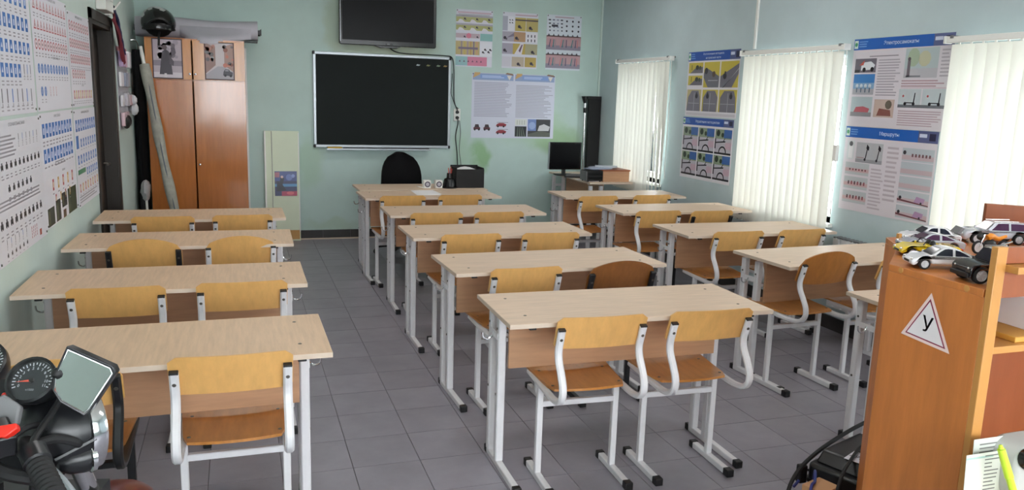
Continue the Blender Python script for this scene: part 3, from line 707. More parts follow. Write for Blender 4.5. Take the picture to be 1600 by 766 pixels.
# tall black case and silver pole in the corner
t = thing('tall_case', 'tall flat black case standing upright in the far right corner', 'case', (4.045, 8.93, 0))
MB().box((-.075, -.035, 0), (.078, .035, 1.655)).build('case_body', matte_black_m, t, .004)
MB().box((-.0755, -.0355, 1.62), (.0785, .0355, 1.658)).build('case_lid', cap_m, t, .004)
t = thing('screen_stand', 'silver pole with black clamp head beside the tall black case', 'stand', (3.925, 8.90, 0))
MB().tube([(0, 0, .02), (-.01, 0, 1.5)], .011, 10).build('pole', chrome_m, t)
MB().tube([(-.01, 0, 1.46), (-.01, 0, 1.52)], .02, 10).tube([(-.01, 0, 1.52), (-.012, 0, 1.575)], .012, 10, 1).tube([(-.012, 0, 1.575), (-.018, 0, 1.6), (-.02, 0, 1.655)], [.02, .026, .04], 10).build('clamp_head', [cap_m, chrome_m], t)
MB().lathe([(0, 0), (.036, 0), (.034, .02), (.012, .03)], 16).build('base_plate', cap_m, t)
# cream board leaning on the back wall
t = thing('leaning_board', 'cream board leaning on the back wall with a small dark poster', 'board', (.43, 8.90, .0), 0); t.rotation_euler = (-.045, 0, 0)
MB().box((-.185, 0, .002), (.175, .018, 1.19)).build('panel', panelwhite_m, t, .002)
MB().box((-.185, -.004, .002), (-.17, 0, 1.19)).box((.165, -.004, .1), (.175, 0, 1.17)).build('edge_strip', white_m, t)
MB().tube([(-.11, -.002, .3), (-.107, -.003, .8), (-.108, -.002, 1.185)], .003, 5).build('seam', greyplastic_m, t)
MB().box((.06, -.003, .02), (.165, 0, .12)).build('veneer_patch', mat('tan_veneer_patch', 'b98c50', .5), t)
a_ = Art(.23, .265, '262a58')
a_.rect(0, .16, .23, .265, '32407e'); a_.disc(.15, .2, .035, '5a6cae', 2); a_.disc(.19, .215, .02, '7d8ec6', 2); a_.rect(0, .1, .23, .13, '4a86b8', 2); a_.rect(.02, .05, .05, .16, '141632', 3); a_.poly([(.03, .05), (.12, .06), (.08, .12), (.1, .19), (.06, .21), (.05, .13)], '14162e', 3)
a_.rect(.07, .0, .23, .05, 'a62a50', 3); a_.disc(.16, .03, .04, 'd05a6a', 4, ry=.018); a_.disc(.075, .205, .014, 'c8a8a8', 4); a_.rect(.0, .2, .05, .255, '9a5a70', 2)
ink_object('small_poster', [(a_, sheetM((-.085, -.004, .495), (1, 0, 0), (0, -1, 0)))], inkgloss_m, t)
# ------------------------------------------------------------------ wardrobe and what stands on and by it
t = thing('wardrobe', 'tall orange-brown two-door wardrobe in the far left corner', 'wardrobe', (-.376, 8.70, 0))
hx, yf, yb = .446, -.28, .27
cm = MB()
for lo, hi in (((-hx, yf+.02, 0), (-hx+.018, yb, 2.075)), ((hx-.018, yf+.02, 0), (hx, yb, 2.075)), ((-hx+.018, yf+.02, 2.057), (hx-.018, yb, 2.075)), ((-hx+.018, yf+.02, .06), (hx-.018, yb, .078)), ((-hx+.018, yf+.02, 1.675), (hx-.018, yb, 1.693)), ((-hx+.018, yb-.008, .078), (hx-.018, yb, 2.057)), ((-hx+.018, yf+.05, 0), (hx-.018, yf+.068, .06))): cm.box(lo, hi)
cm.build('carcass', wardrobe_m, t)
sp = -.032
for a, b, kx in ((-hx+.002, sp-.007, None), (sp+.007, hx-.002, sp+.035)):
    d = MB().box((a, yf, .07), (b, yf+.018, 1.68)).build('door', wardrobe_m, t, .002)
    if kx: MB().lathe([(0, .026), (.010, .024), (.012, .016), (.005, .01), (.007, 0)], 12, M=oriented((kx, yf, .878), (0, -1, 0))).build('knob', chrome_m, d)
for a, b, kx in ((-hx+.002, sp-.007, sp-.024), (sp+.007, hx-.002, sp+.026)):
    d = MB().box((a, yf, 1.69), (b, yf+.018, 2.062)).build('upper_door', wardrobe_up_m, t, .002); d['label'] = 'lighter honey-coloured upper door'
    MB().lathe([(0, .026), (.010, .024), (.012, .016), (.005, .01), (.007, 0)], 12, M=oriented((kx, yf, 1.743), (0, -1, 0))).build('knob', chrome_m, d)
MB().box((hx+.002, yb-.05, .35), (hx+.022, yb-.03, 2.03)).build('side_batten', white_m, t)
# two prints stuck to the upper doors
a1 = Art(.268, .372, 'b9aab2'); R1_ = random.Random(3)
a1.rect(0, 0, .268, .372, '3a2226', 1); a1.rect(.010, .010, .258, .362, 'b4a6b0', 2); a1.rect(.01, .12, .258, .17, '8a808a', 3); a1.rect(.01, .01, .258, .06, 'cfc6cc', 3)
for _ in range(16): a1.disc(.02+.22*R1_.random(), .19+.15*R1_.random(), .012+.02*R1_.random(), ['8a7f8a', '9d929c', '746a74', 'c6bcc4'][R1_.randrange(4)], 3)
a1.poly([(.06, .04), (.175, .04), (.165, .16), (.15, .25), (.12, .275), (.09, .25), (.075, .16)], '453f48', 4); a1.disc(.11, .29, .024, '5a4a50', 5); a1.poly([(.15, .22), (.19, .16), (.185, .12), (.15, .14)], '544c56', 5)
a1.poly([(.1, .01), (.125, .01), (.122, .05), (.102, .05)], 'd8d0d4', 5); a1.poly([(.17, .2), (.21, .24), (.2, .3), (.165, .29)], '5c525c', 4); a1.disc(.185, .31, .02, '6a5f68', 5)
a2 = Art(.272, .357, 'c2b4b4'); a2.rect(0, 0, .272, .357, '4a2c28', 1); a2.rect(.010, .010, .262, .347, 'c4babc', 2)
a2.poly([(.01, .01), (.262, .01), (.262, .08), (.16, .13), (.12, .13), (.01, .05)], 'a9a4ac', 3); a2.poly([(.01, .06), (.1, .14), (.1, .31), (.01, .347)], '9a7e78', 3); a2.poly([(.262, .08), (.18, .14), (.18, .32), (.262, .347)], 'a58880', 3)
for _ in range(26):
    sx = R1_.random() < .5; a2.disc(.02+.075*R1_.random() if sx else .175+.08*R1_.random(), .14+.18*R1_.random(), .008+.014*R1_.random(), ['8a5a50', 'b58478', '6f6a6c', '9aa0a0', 'c07a6a'][R1_.randrange(5)], 4)
a2.poly([(.165, .045), (.25, .04), (.255, .075), (.23, .085), (.22, .105), (.185, .105), (.17, .08)], '4c4a52', 5); a2.disc(.185, .045, .012, '26242a', 6); a2.disc(.235, .042, .012, '26242a', 6); a2.rect(.185, .085, .217, .1, '8f8c94', 6)
for art, x, z, lb in ((a1, -.758, 1.693, 'dark-framed grey print of a figure in a long coat on the left upper wardrobe door'), (a2, -.297, 1.696, 'dark-framed reddish street print with a parked car on the right upper wardrobe door')):
    tag(ink_object('framed_print', [(art, sheetM((x, 8.4192, z), (1, 0, 0), (0, -1, 0)))], ink_m), lb, 'picture', 'prints on the wardrobe doors')
# grey paper roll lying on top
WT = 2.0755; t = thing('paper_roll', 'large grey paper roll lying across the wardrobe top', 'roll', (-.36, 8.745, WT))
mb = MB(); n = 28
rows = []
for i in range(13):
    q = i/12; x = -.56+1.125*q; r = .098+.012*math.sin(q*7)+.006*q; row = []
    for j in range(n+1):
        a = 2.2*PI*j/n-.6; rr = r*(1-.10*j/n)
        sag = .02*max(0, -math.sin(a))*math.sin(q*PI*1.3)
        row.append((x, rr*math.cos(a), .122+rr*math.sin(a)*(1.0)+.0-(sag if q > .45 else 0)))
    rows.append(row)
mn = min(p[2] for r in rows for p in r)
mb.grid([[(p[0], p[1], p[2]-mn+.001) for p in r] for r in rows]); mb.build('roll_body', greywrap_m, t)
MB().tube([(-.575, 0, .1), (.59, 0, .1)], .03, 14).build('core', cap_m, t)
MB().box((.40, -.09, .001), (.56, .0, .012)).build('dark_flap', cap_m, t)
rows = []
for i in range(15):
    q = i/14; x = -.16+.66*q; sg = max(.0, math.sin(PI*min(1, (q+.06)*1.05)))**.8*(1-.55*q)
    f_ = min(1, q/.3)**.7*(1 if q < .5 else 1-.95*((q-.5)/.5)**1.3); f_ = max(0, min(1, f_))
    tg_ = [(-.098, .13), (-.16, .085), (-.25, .045), (-.318, .014), (-.3335, -.012*sg-.004), (-.336, -.045*sg-.006)]
    rows.append([(x, -.100+(ty+.100)*f_, (.13-.02*k2)+(tz-(.13-.02*k2))*f_) for k2, (ty, tz) in enumerate(tg_)])
MB().grid(rows).build('loose_flap', greywrap_m, t)
MB().prism([(.545, .10), (.60, .14), (.60, .075)], -.06, .0, 'y').build('torn_corner', cap_m, t)
# helmet in front of the roll
t = thing('helmet', 'black open-face motorcycle helmet with grey pattern on the wardrobe', 'helmet', (-.69, 8.452, WT), -.35)
rows = []
for i in range(13):
    q = i/12; th = q*1.98; row = []
    for j in range(37):
        a = 2*PI*j/36; lim = 1.0
        face = max(0, math.cos(a+PI/2-.5))     # opening towards the front right
        tt = th*(1-.30*face**3) if th > .9 else th*(1-.30*face**3*(th/.9)**2)
        row.append((.150*math.sin(tt)*math.cos(a), .165*math.sin(tt)*math.sin(a), .130+.145*math.cos(tt)))
    rows.append(row)
sh = MB().grid(rows).build('shell', helmet_m, t); pass
MB().tube([Vector(p)*1.0 for p in rows[-1][:-1]], .008, 8, closed=True).build('rim_trim', cap_m, t)
MB().ball((0, 0, .115), (.128, .142, .114), 18).build('liner', fabric_black_m, t)
for j, i in ((22, 5), (24, 3), (20, 4), (23, 7), (30, 3), (32, 5), (27, 2), (19, 6), (25, 4)):
    p = Vector(rows[i][j]); c = Vector((0, 0, .130)); d = (p-c).normalized(); MB().prism([(-.030, -.010), (.004, -.026), (.030, -.006), (.008, .022), (-.016, .016)], 0, .004, 'z', M=oriented(p+d*.001, d)).build('decal', helmgrey_m, t)
vz = []
for k in range(11):
    a = -PI/2+.5-1.0+.2*k; vz.append([(.152*math.cos(a)*s, .167*math.sin(a)*s, z) for s, z in ((1.0, .06), (1.03, .085), (1.0, .11))])
MB().grid(vz, thick=(0, 0, .004)).build('visor_strip', tvbody_m, t)
MB().tube(spline([(.06, -.12, .04), (.07, -.160, .0), (.074, -.172, -.05), (.070, -.170, -.085)], 4), .007, 6, sec=RECT(1.4, .4), smooth=False).build('chin_strap', cap_m, t)
# cloth roll leaning in front of the wardrobe
t = thing('leaning_roll', 'long dirty grey roll on a white tube leaning on the wardrobe front', 'roll', (-.56, 8.02, 0))
p0, p1 = Vector((0.03, .02, .03)), Vector((-.265, .345, 1.815)); dv = (p1-p0).normalized()
rl = []
for k in range(25):
    q = k/24; rl.append(p0.lerp(p1, q)+Vector((.004*math.sin(q*9), 0, 0)))
MB().tube(rl, [.044+.005*math.sin(k*.9) for k in range(25)], 16).build('cloth_body', cloth_m, t)
MB().tube([p+Vector((.006, -.041, -.004)) for p in rl], .006, 6).build('seam_tape', tape_m, t)
MB().tube([p1-dv*.05, p1+dv*.17], .017, 12).build('core_tube', white_m, t)
# dark things in the gap by the wardrobe
t = thing('black_gap_shape', 'tall black shape in the gap left of the wardrobe', 'bag', (-.888, 8.50, .9))  # tall black form filling the narrow gap
rows = []
for i in range(12):
    q = i/11; z = -.55+1.6*q; wv = .052*(1-.25*abs(q-.5)); rows.append([(wv*math.cos(2*PI*j/14), (.16+.015*math.sin(q*8))*math.sin(2*PI*j/14)+.01*math.sin(q*6), z) for j in range(15)])
MB().grid(rows).build('bag_body', fabric_black_m, t); MB().tube(spline([(0, 0, 1.03), (0, .02, 1.1), (-.02, .01, 1.14), (-.055, 0, 1.14)], 4), .005, 6).build('hook', chrome_m, t)
t = thing('plastic_bag', 'crumpled grey plastic bag low in the gap by the wardrobe', 'bag', (-.855, 8.26, .0))
mb = MB(); R2_ = random.Random(5); rows = []
for i in range(10):
    th = PI*i/9; rows.append([((.03*math.sin(th)*math.cos(2*PI*j/14))*(1+.8*R2_.random()), (.045*math.sin(th)*math.sin(2*PI*j/14))*(1+.8*R2_.random()), .64+.10*math.cos(th)+.01*R2_.random()) for j in range(14)])
for r in rows: r.append(r[0])
mb.grid(rows); mb.build('bag_body', mat('grey_film', 'a4a2a4', .35), t)
MB().tube([(0, .0, .56), (.012, -.01, .02)], .011, 8).build('stick', white_m, t)
MB().tube([(-.03, .02, .0), (-.03, .02, .62)], .028, 10).build('black_roll', matte_black_m, t)
# ------------------------------------------------------------------ left wall by the door
t = thing('electric_box', 'white electrical box on the wall above the dark door', 'box', (X0, 6.80, 2.155))
MB().box((0, -.2, 0), (.07, .17, .5)).build('housing', white_m, t, .006); MB().box((.07, -.16, .08), (.076, .13, .44)).build('lid', white_m, t, .003); MB().box((.076, -.03, .12), (.078, .03, .135)).build('label_strip', cap_m, t)
t = thing('flag', 'folded dark blue and red flag hanging by the door top', 'flag', (X0, 7.10, 2.2))
MB().tube([(.002, -.02, .02), (.06, .0, -.0), (.10, .02, .06)], .008, 8).build('flag_holder', white_m, t)
def strip(off, wd, mt, nm):
    rows = []
    for i in range(13):
        q = i/12; cy, cz = .0+.50*q, .0-.33*q; rows.append([(.05+.012*math.sin(q*7+j*1.3+off*9), cy+(off+wd*j/4)*.5, cz+(off+wd*j/4)*.9) for j in range(5)])
    MB().grid(rows, thick=(.004, 0, 0)).build(nm, mt, t)
strip(-.09, .085, red_m, 'red_band'); strip(0, .055, blue_m, 'blue_band')
t = thing('wall_organizer', 'clear plastic pocket organiser with pink packets and a black item by the wardrobe', 'organiser', (X0, 7.80, 1.25))
MB().box((.001, -.33, 0), (.004, .36, .69)).build('backing', mat('cloudy_film', 'bcbcc4', .4), t)
R3_ = random.Random(11); cols = ['d9a3b4', 'e2dde4', 'b89cc0', 'd8d4da', 'd0b0b8', 'a7b0c4', 'e6e2e6']
for r in range(4):
    for c in range(3):
        y0 = -.31+.22*c; z0 = .02+.165*r
        if r == 0 and c == 2: continue
        pk = MB().box((.012, y0+.03*R3_.random(), z0+.01), (.03+.02*R3_.random(), y0+.15+.04*R3_.random(), z0+.10+.05*R3_.random())).build('packet', mat('packet_%s' % 'abcdefghijkl'[r*3+c], cols[R3_.randrange(7)], .5), t, .006)
        MB().grid([[(.010+.05*math.sin(PI*i/6)**.5, y0+.205*i/6, z0+.13*j) for i in range(7)] for j in range(2)]).build('pocket', plastic_clear_m, t)
MB().ball((.04, -.20, .055), (.032, .075, .05), 12).ball((.045, -.13, .07), (.03, .05, .05), 12).build('black_item', matte_black_m, t)
MB().ball((.045, .33, .16), (.04, .07, .06), 10).ball((.04, .3, .24), (.04, .06, .05), 10).build('film_bulge', mat('white_film', 'cfd0d4', .3), t)
t.location = (X0+.0, 7.80, 1.25)
MB().box((.001, -.3, .655), (.006, .34, .69)).build('red_header', mat('faded_red_print', 'b0606a', .5), t)

# ------------------------------------------------------------------ posters: sign sheets on the left wall
BL, RD, YL, GR = '3a74c0', 'c05560', 'd0a04a', '8f8c94'
def signrow(a, v, n, kind, u0, u1, s, cap=2, r=rnd):
    st = (u1-u0)/n
    for i in range(n):
        u = u0+(i+.5)*st
        if kind == 'bsq': a.rect(u-s*.8, v-s, u+s*.8, v+s, BL); a.tri(u, v, s*.45, 'dfe2ea', 3) if i % 2 else a.rect(u-s*.3, v-s*.5, u+s*.3, v+s*.4, 'cfd6ea', 3)
        elif kind == 'bc': a.disc(u, v, s, BL); a.rect(u-s*.15, v-s*.5, u+s*.15, v+s*.5, 'dfe2ea', 3)
        elif kind == 'rt': a.tri(u, v, s, RD, 2); a.tri(u, v-s*.06, s*.62, 'e6dfe4', 3); a.rect(u-s*.12, v-s*.4, u+s*.12, v+s*.1, '5a5058', 4)
        elif kind == 'rc': a.disc(u, v, s, RD); a.disc(u, v, s*.7, 'e6dfe4', 3); a.rect(u-s*.3, v-s*.2, u+s*.3, v+s*.2, '6a6068', 4)
        elif kind == 'pole': a.rect(u-s*.25, v-s, u+s*.25, v+s, ['4a4a52', BL, '6a6a74'][i % 3]); a.rect(u-s*.2, v-s*1.6, u+s*.2, v-s*1.1, '9a98a2')
        elif kind == 'blk': a.rect(u-s*.7, v-s*.5, u+s*.7, v+s*.2, '3a3a42'); a.disc(u-s*.4, v-s*.5, s*.22, '222228', 3); a.disc(u+s*.4, v-s*.5, s*.22, '222228', 3); a.rect(u-s*.4, v+s*.1, u+s*.3, v+s*.6, '5a5a64', 3)
        elif kind == 'yl': a.rect(u-s*.6, v-s, u+s*.6, v+s, YL if i % 2 else RD); a.rect(u-s*.3, v-s*.5, u+s*.3, v+s*.5, 'e8d8b0', 3)
        elif kind == 'rcol': a.rect(u-s*.3, v-s*2, u+s*.3, v+s*2, RD); [a.rect(u-s*.3, v+s*(k-.2), u+s*.3, v+s*(k+.1), 'e8dfe2', 3) for k in (-1, 0, 1)]
        for k in range(cap): a.rect(u-s*.8, v-s*1.7-k*s*.5, u+s*(.2+.6*r.random()), v-s*1.5-k*s*.5, 'a09ca6')
def titled(w, h, t, base='dedde6'):
    a = Art(w, h, base); a.text(t, w/2, h-.022, .02, '5a5864'); return a
P = []
a = titled(.86, .60, 'ЗНАКИ ОСОБЫХ ПРЕДПИСАНИЙ'); signrow(a, .515, 9, 'bsq', .04, .82, .028); signrow(a, .41, 10, 'bsq', .04, .82, .030); signrow(a, .30, 10, 'bsq', .04, .82, .028); signrow(a, .195, 8, 'bsq', .04, .62, .03); signrow(a, .205, 3, 'pole', .64, .82, .022); signrow(a, .085, 9, 'pole', .04, .82, .03); P.append((a, 3.70, 1.485))
a = titled(.88, .60, 'ПРЕДУПРЕЖДАЮЩИЕ ЗНАКИ'); signrow(a, .53, 11, 'rt', .03, .85, .028); signrow(a, .43, 12, 'rt', .03, .85, .028); signrow(a, .335, 12, 'rc', .03, .85, .028); a.text('ПРЕДПИСЫВАЮЩИЕ', .5, .275, .016, '5a5864'); signrow(a, .215, 11, 'bc', .05, .83, .026); signrow(a, .10, 2, 'bc', .08, .24, .026); signrow(a, .10, 3, 'rcol', .28, .5, .012); P.append((a, 4.59, 1.485))
a = titled(.75, .57, 'ЗАПРЕЩАЮЩИЕ ЗНАКИ'); signrow(a, .49, 9, 'rc', .03, .72, .03); signrow(a, .385, 11, 'rc', .03, .72, .028); signrow(a, .29, 11, 'rc', .03, .72, .028); signrow(a, .20, 6, 'rc', .05, .5, .028); a.text('ПРИОРИТЕТ', .38, .13, .014, '5a5864'); signrow(a, .075, 10, 'yl', .05, .72, .026); P.append((a, 5.49, 1.485))
a = titled(.88, .60, 'ОПОЗНАВАТЕЛЬНЫЕ ЗНАКИ', 'dcdbe3'); signrow(a, .52, 6, 'pole', .42, .84, .014, 4); a.lines(.04, .44, .4, .54, 6); signrow(a, .41, 11, 'blk', .04, .85, .026, 2); signrow(a, .31, 6, 'blk', .2, .66, .026, 3); a.lines(.04, .22, .8, .27, 3); signrow(a, .17, 10, 'blk', .04, .82, .030, 2); signrow(a, .09, 6, 'pole', .1, .5, .012, 3); signrow(a, .06, 4, 'rcol', .55, .68, .014, 0); a.rect(.72, .02, .76, .05, 'b04a3a'); signrow(a, .035, 6, 'blk', .1, .5, .016, 1); P.append((a, 3.71, .868))
a = titled(.86, .59, 'ЗНАКИ СЕРВИСА'); signrow(a, .50, 10, 'bsq', .04, .82, .036, 2); signrow(a, .37, 10, 'bsq', .04, .82, .036, 1); a.lines(.3, .30, .6, .33, 2); a.text('ТАБЛИЧКИ', .5, .265, .015, '5a5864'); signrow(a, .21, 5, 'yl', .15, .8, .03, 1); signrow(a, .13, 4, 'yl', .2, .7, .024, 1)
for u0, v0, u1, v1, c in ((.04, .005, .2, .1, '2c3830'), (.24, .005, .36, .12, '343a34'), (.40, .06, .54, .14, '262a30'), (.42, .0, .5, .045, '6a4a3a'), (.57, .0, .82, .145, '2e4028')): a.rect(u0, v0, u1, v1, c); a.rect(u0+.02, v0+.01, u0+.05, v1-.015, '58624a', 2)
P.append((a, 4.59, .885))
a = titled(.80, .60, 'ИНФОРМАЦИОННЫЕ ЗНАКИ'); signrow(a, .50, 9, 'bsq', .04, .76, .036, 0); a.rect(.04, .36, .12, .44, BL); signrow(a, .39, 7, 'bsq', .16, .76, .026, 1); signrow(a, .29, 8, 'bsq', .04, .76, .028, 1); a.rect(.04, .2, .3, .23, '4a8a6a'); signrow(a, .20, 6, 'bsq', .32, .76, .024, 1); signrow(a, .115, 8, 'yl', .04, .76, .026, 1); a.lines(.04, .02, .7, .07, 3); P.append((a, 5.48, .87))
names = ['white poster of blue special-regulation signs, upper row nearest the camera on the left wall', 'white poster of red warning triangles over blue discs, middle of the upper left-wall row', 'white poster of red prohibition discs beside the dark door, upper row',
         'white poster of black vehicle marks, lower row nearest the camera on the left wall', 'white poster of blue service signs with dark photos along its bottom, lower left-wall row', 'white poster of blue and yellow information signs beside the dark door, lower row']
for (a, y, z), lb in zip(P, names):
    o = ink_object('sign_poster', [(a, sheetM((X0+.0015, y, z), (0, 1, 0), (1, 0, 0)))], ink_m); tag(o, lb, 'poster', 'road sign posters on the left wall')
    for u in (.02, a.w-.02):
        for v in (.015, a.h-.015): MB().lathe([(0, .004), (.005, .003), (.006, 0)], 8, M=oriented((X0+.0035, y+u, z+v), (1, 0, 0))).build('push_pin', bolt_m, o)
# ------------------------------------------------------------------ posters on the back wall
R4_ = random.Random(21)
def scooterdot(a, u, v, s, c='3a3240'): a.disc(u, v, s, c, 4); a.disc(u+s*1.1, v-s*.7, s*.6, '57505c', 4)
a = Art(.43, .625, 'd3d3e0'); a.rect(.02, .585, .41, .6, 'c8a8b8'); a.lines(.03, .555, .4, .58, 2)
for v in (.49, .40):
    a.rect(.0, v, .43, v+.055, 'a8a870'); a.rect(0, v+.055, .43, v+.075, 'a9a6b2')
    for k in range(3): a.poly([(.02+.14*k, v), (.10+.14*k, v), (.07+.14*k, v+.025), (.04+.14*k, v+.03)], 'd9d6dc', 3); scooterdot(a, .10+.142*k, v+.035, .011)
a.rect(0, .315, .28, .365, 'b8a4b0'); a.disc(.15, .34, .03, 'd07a92', 2); a.rect(.285, .29, .43, .37, '86b4b4'); scooterdot(a, .1, .33, .01); scooterdot(a, .25, .33, .01)
a.rect(.0, .13, .28, .28, 'b9a878')
for k in range(6): a.rect(.06+.036*k, .13, .075+.036*k, .28, ['8c7f8a', 'c0a85a', 'a08a9a', 'b8905a', '7a6a88', 'c89a7a'][k], 2)
a.rect(.03, .19, .26, .215, '75687c', 3); a.rect(.285, .12, .43, .28, 'dedee8'); [scooterdot(a, u, v, .012) for u, v in ((.32, .165), (.345, .195), (.385, .17), (.405, .195))]
a.rect(0, .01, .14, .11, '8fb6bc'); a.rect(.14, .01, .37, .11, 'cf7f9c'); [a.tri(.05+.05*k, .06, .012, '6a4a64', 3) for k in range(6)]; BP = [(a, 2.338, 1.945, 'poster of yellow road strips above pink and teal panels, leftmost of three')]
a = Art(.43, .625, 'd2d2de'); a.rect(.15, .59, .42, .605, 'c0a4b4'); a.rect(.0, .42, .06, .58, 'a9aabc'); a.rect(.065, .42, .14, .58, 'dcdce6'); [scooterdot(a, .085+.03*(k % 2), .54-.03*(k//2), .007) for k in range(4)]
for u0, v0, u1, v1, c in ((.15, .42, .28, .57, 'b9a65e'), (.285, .42, .43, .57, 'b4a468'), (0, .30, .14, .41, 'a59fb0'), (.14, .30, .28, .41, 'b08c6c'), (.285, .30, .43, .41, 'dcdae2'), (0, .16, .13, .28, 'a29cae'), (.13, .16, .28, .28, 'b8a052'), (.28, .16, .43, .28, 'a8a284'), (.12, .02, .27, .13, 'b6a898'), (.28, .02, .42, .13, 'b49c58'), (0, .02, .11, .13, 'c9c6d2')): a.rect(u0, v0, u1, v1, c)
a.rect(.15, .535, .43, .55, '4f4650', 3); a.poly([(.05, .34), (.14, .40), (.14, .36)], '7d7488', 3); a.poly([(.15, .16), (.22, .28), (.26, .28), (.24, .16)], 'd9d4dc', 3); a.poly([(.2, .20), (.235, .27), (.25, .27), (.22, .18)], '6a4f68', 4)
for u, v in ((.2, .47), (.335, .46), (.03, .34), (.17, .34), (.03, .2), (.37, .19), (.2, .05), (.36, .06)): scooterdot(a, u, v, .018)
for k in range(6): a.rect(.305+.042*(k % 3), .355-.05*(k//3), .318+.042*(k % 3), .385-.05*(k//3), '4c4454', 3)
BP.append((a, 2.887, 1.947, 'poster of olive road-situation pictures, centre of three on the back wall'))
a = Art(.437, .625, 'cfd4de'); a.rect(.1, .595, .34, .607, 'b89ca8')
for k in range(16): a.rect(.02+.05*(k % 4)+.004*(k//4), .56-.04*(k//4), .05+.05*(k % 4), .575-.04*(k//4), ['3a3a48', '70748a', '8a8fa4', '4a4a58'][k % 4])
a.rect(.06, .49, .14, .515, '3c3844', 3); [a.disc(.25+.075*(k % 3), .56-.055*(k//3), .012, '36323e', 3) for k in range(9)]
for v in (.23, .02):
    a.rect(0, v, .437, v+.15, 'b9959a'); a.rect(0, v, .437, v+.05, '8c8496', 2)
    for k in range(3):
        for i in range(4): a.poly([(.03+.14*k+.025*i, v+.03), (.045+.14*k+.025*i, v+.03), (.06+.14*k+.02*i, v+.12), (.048+.14*k+.02*i, v+.12)], ['6a5a74', 'c07a80', '4f7a80', 'a08a94'][(i+k) % 4], 3)
    for k in range(7): a.tri(.03+.06*k, v+.17, .014, '58505e', 3); a.rect(.0, v+.15, .437, v+.16, 'c89a9a', 2)
BP.append((a, 3.426, 1.95, 'poster of black sign symbols over pink road scenes, right of three on the back wall'))
a = Art(1.02, .74, 'cbcddd')
for u in (0, .51):
    a.rect(u+.01, .66, u+.5, .735, '8fa0c6'); a.rect(u+.1, .68, u+.42, .72, '7f9cd2', 2); a.lines(u+.12, .685, u+.4, .715, 2, 'c6d2ea', z=3)
    a.poly([(u+.01, .68), (u+.09, .72), (u+.1, .745), (u+.03, .745)], 'c9a36c', 3); a.poly([(u+.40, .735), (u+.5, .72), (u+.49, .74), (u+.42, .75)], '8a6a58', 3); a.tri(u+.45, .695, .03, 'd9d2cc', 3, down=True)
a.lines(.03, .24, .49, .64, 22, 'a3a3b8', .5); a.lines(.535, .24, 1.0, .62, 22, 'a3a3b4', .5)
for u in (.06, .18): a.poly([(u-.02, .12), (u+.04, .12), (u+.03, .155), (u-.01, .155)], '3a2c34', 2); a.rect(u-.03, .095, u+.05, .122, '5a2c38', 3); a.disc(u-.015, .095, .012, '1c1a20', 4); a.disc(u+.035, .095, .012, '1c1a20', 4)
for v in (.135, .055): a.poly([(.3, v), (.42, v), (.43, v+.025), (.39, v+.04), (.34, v+.04), (.31, v+.025)], '8a2a38', 2); a.disc(.325, v, .012, '1c1a20', 4); a.disc(.395, v, .012, '1c1a20', 4); a.rect(.31, v+.045, .45, v+.049, '5a5460', 3)
a.rect(.535, .02, .68, .14, '20242a'); [a.poly([(.56+.03*k, .02), (.575+.03*k, .02), (.57+.02*k, .13), (.565+.02*k, .13)], '5f6a5f', 2) for k in range(4)]; a.rect(.535, .15, .68, .225, 'cfd2d0'); [a.rect(.56+.03*k, .16, .564+.03*k, .21, '6f7a6a', 2) for k in range(4)]
a.rect(.695, .02, .98, .225, '34343a'); a.rect(.695, .09, .80, .225, '6f84bc', 2); a.disc(.75, .15, .045, '93a6d2', 3); a.poly([(.82, .09), (.96, .09), (.975, .14), (.9, .17), (.84, .15)], 'c4c4c8', 3); a.poly([(.695, .02), (.98, .02), (.98, .07), (.85, .09), (.695, .05)], '565a52', 3)
BP.append((a, 2.537, 1.142, 'wide pale blue text poster with car drawings below the three posters'))
for a, x, z, lb in BP:
    o = ink_object('wall_poster', [(a, sheetM((x, 8.9985, z), (1, 0, 0), (0, -1, 0)))], ink_m); tag(o, lb, 'poster', 'posters on the back wall')
    for u in (.012, a.w-.012): MB().lathe([(0, .004), (.006, .003), (.007, 0)], 8, M=oriented((x+u, 8.9965, z+a.h-.012), (0, -1, 0))).build('push_pin', bolt_m, o)
# ------------------------------------------------------------------ posters on the window wall
HB, HB2 = '1f5cb0', '2450a2'
def header(w, h, lines_, base, hb=HB, hh=.075):
    a = Art(w, h, base); a.rect(0, h-hh, w, h, hb); a.rect(.006, h-hh+.01, .04, h-.01, 'cfe0d4', 2); a.disc(.022, h-hh*.5, .014, '4f9a70', 3); a.lines(.05, h-hh+.015, .13, h-.012, 3, '6a9ad6', z=2)
    a.rect(w-.16, h-hh, w, h, '58608a', 2); a.rect(w-.15, h-hh*.55, w-.09, h-hh*.25, 'c8d0e6', 3); a.rect(w-.07, h-hh+.015, w-.02, h-.015, '2a2c4a', 3)
    for k, t_ in enumerate(lines_): a.text(t_, w*.5, h-hh*(.5 if len(lines_) == 1 else .3+.42*k), .034 if len(lines_) == 1 else .027, 'dfe9f8', 3)
    return a
RP = []
a = header(.86, .60, ['Расположение мотоцикла', 'на проезжей части'], 'd6d4da', HB2, .085)
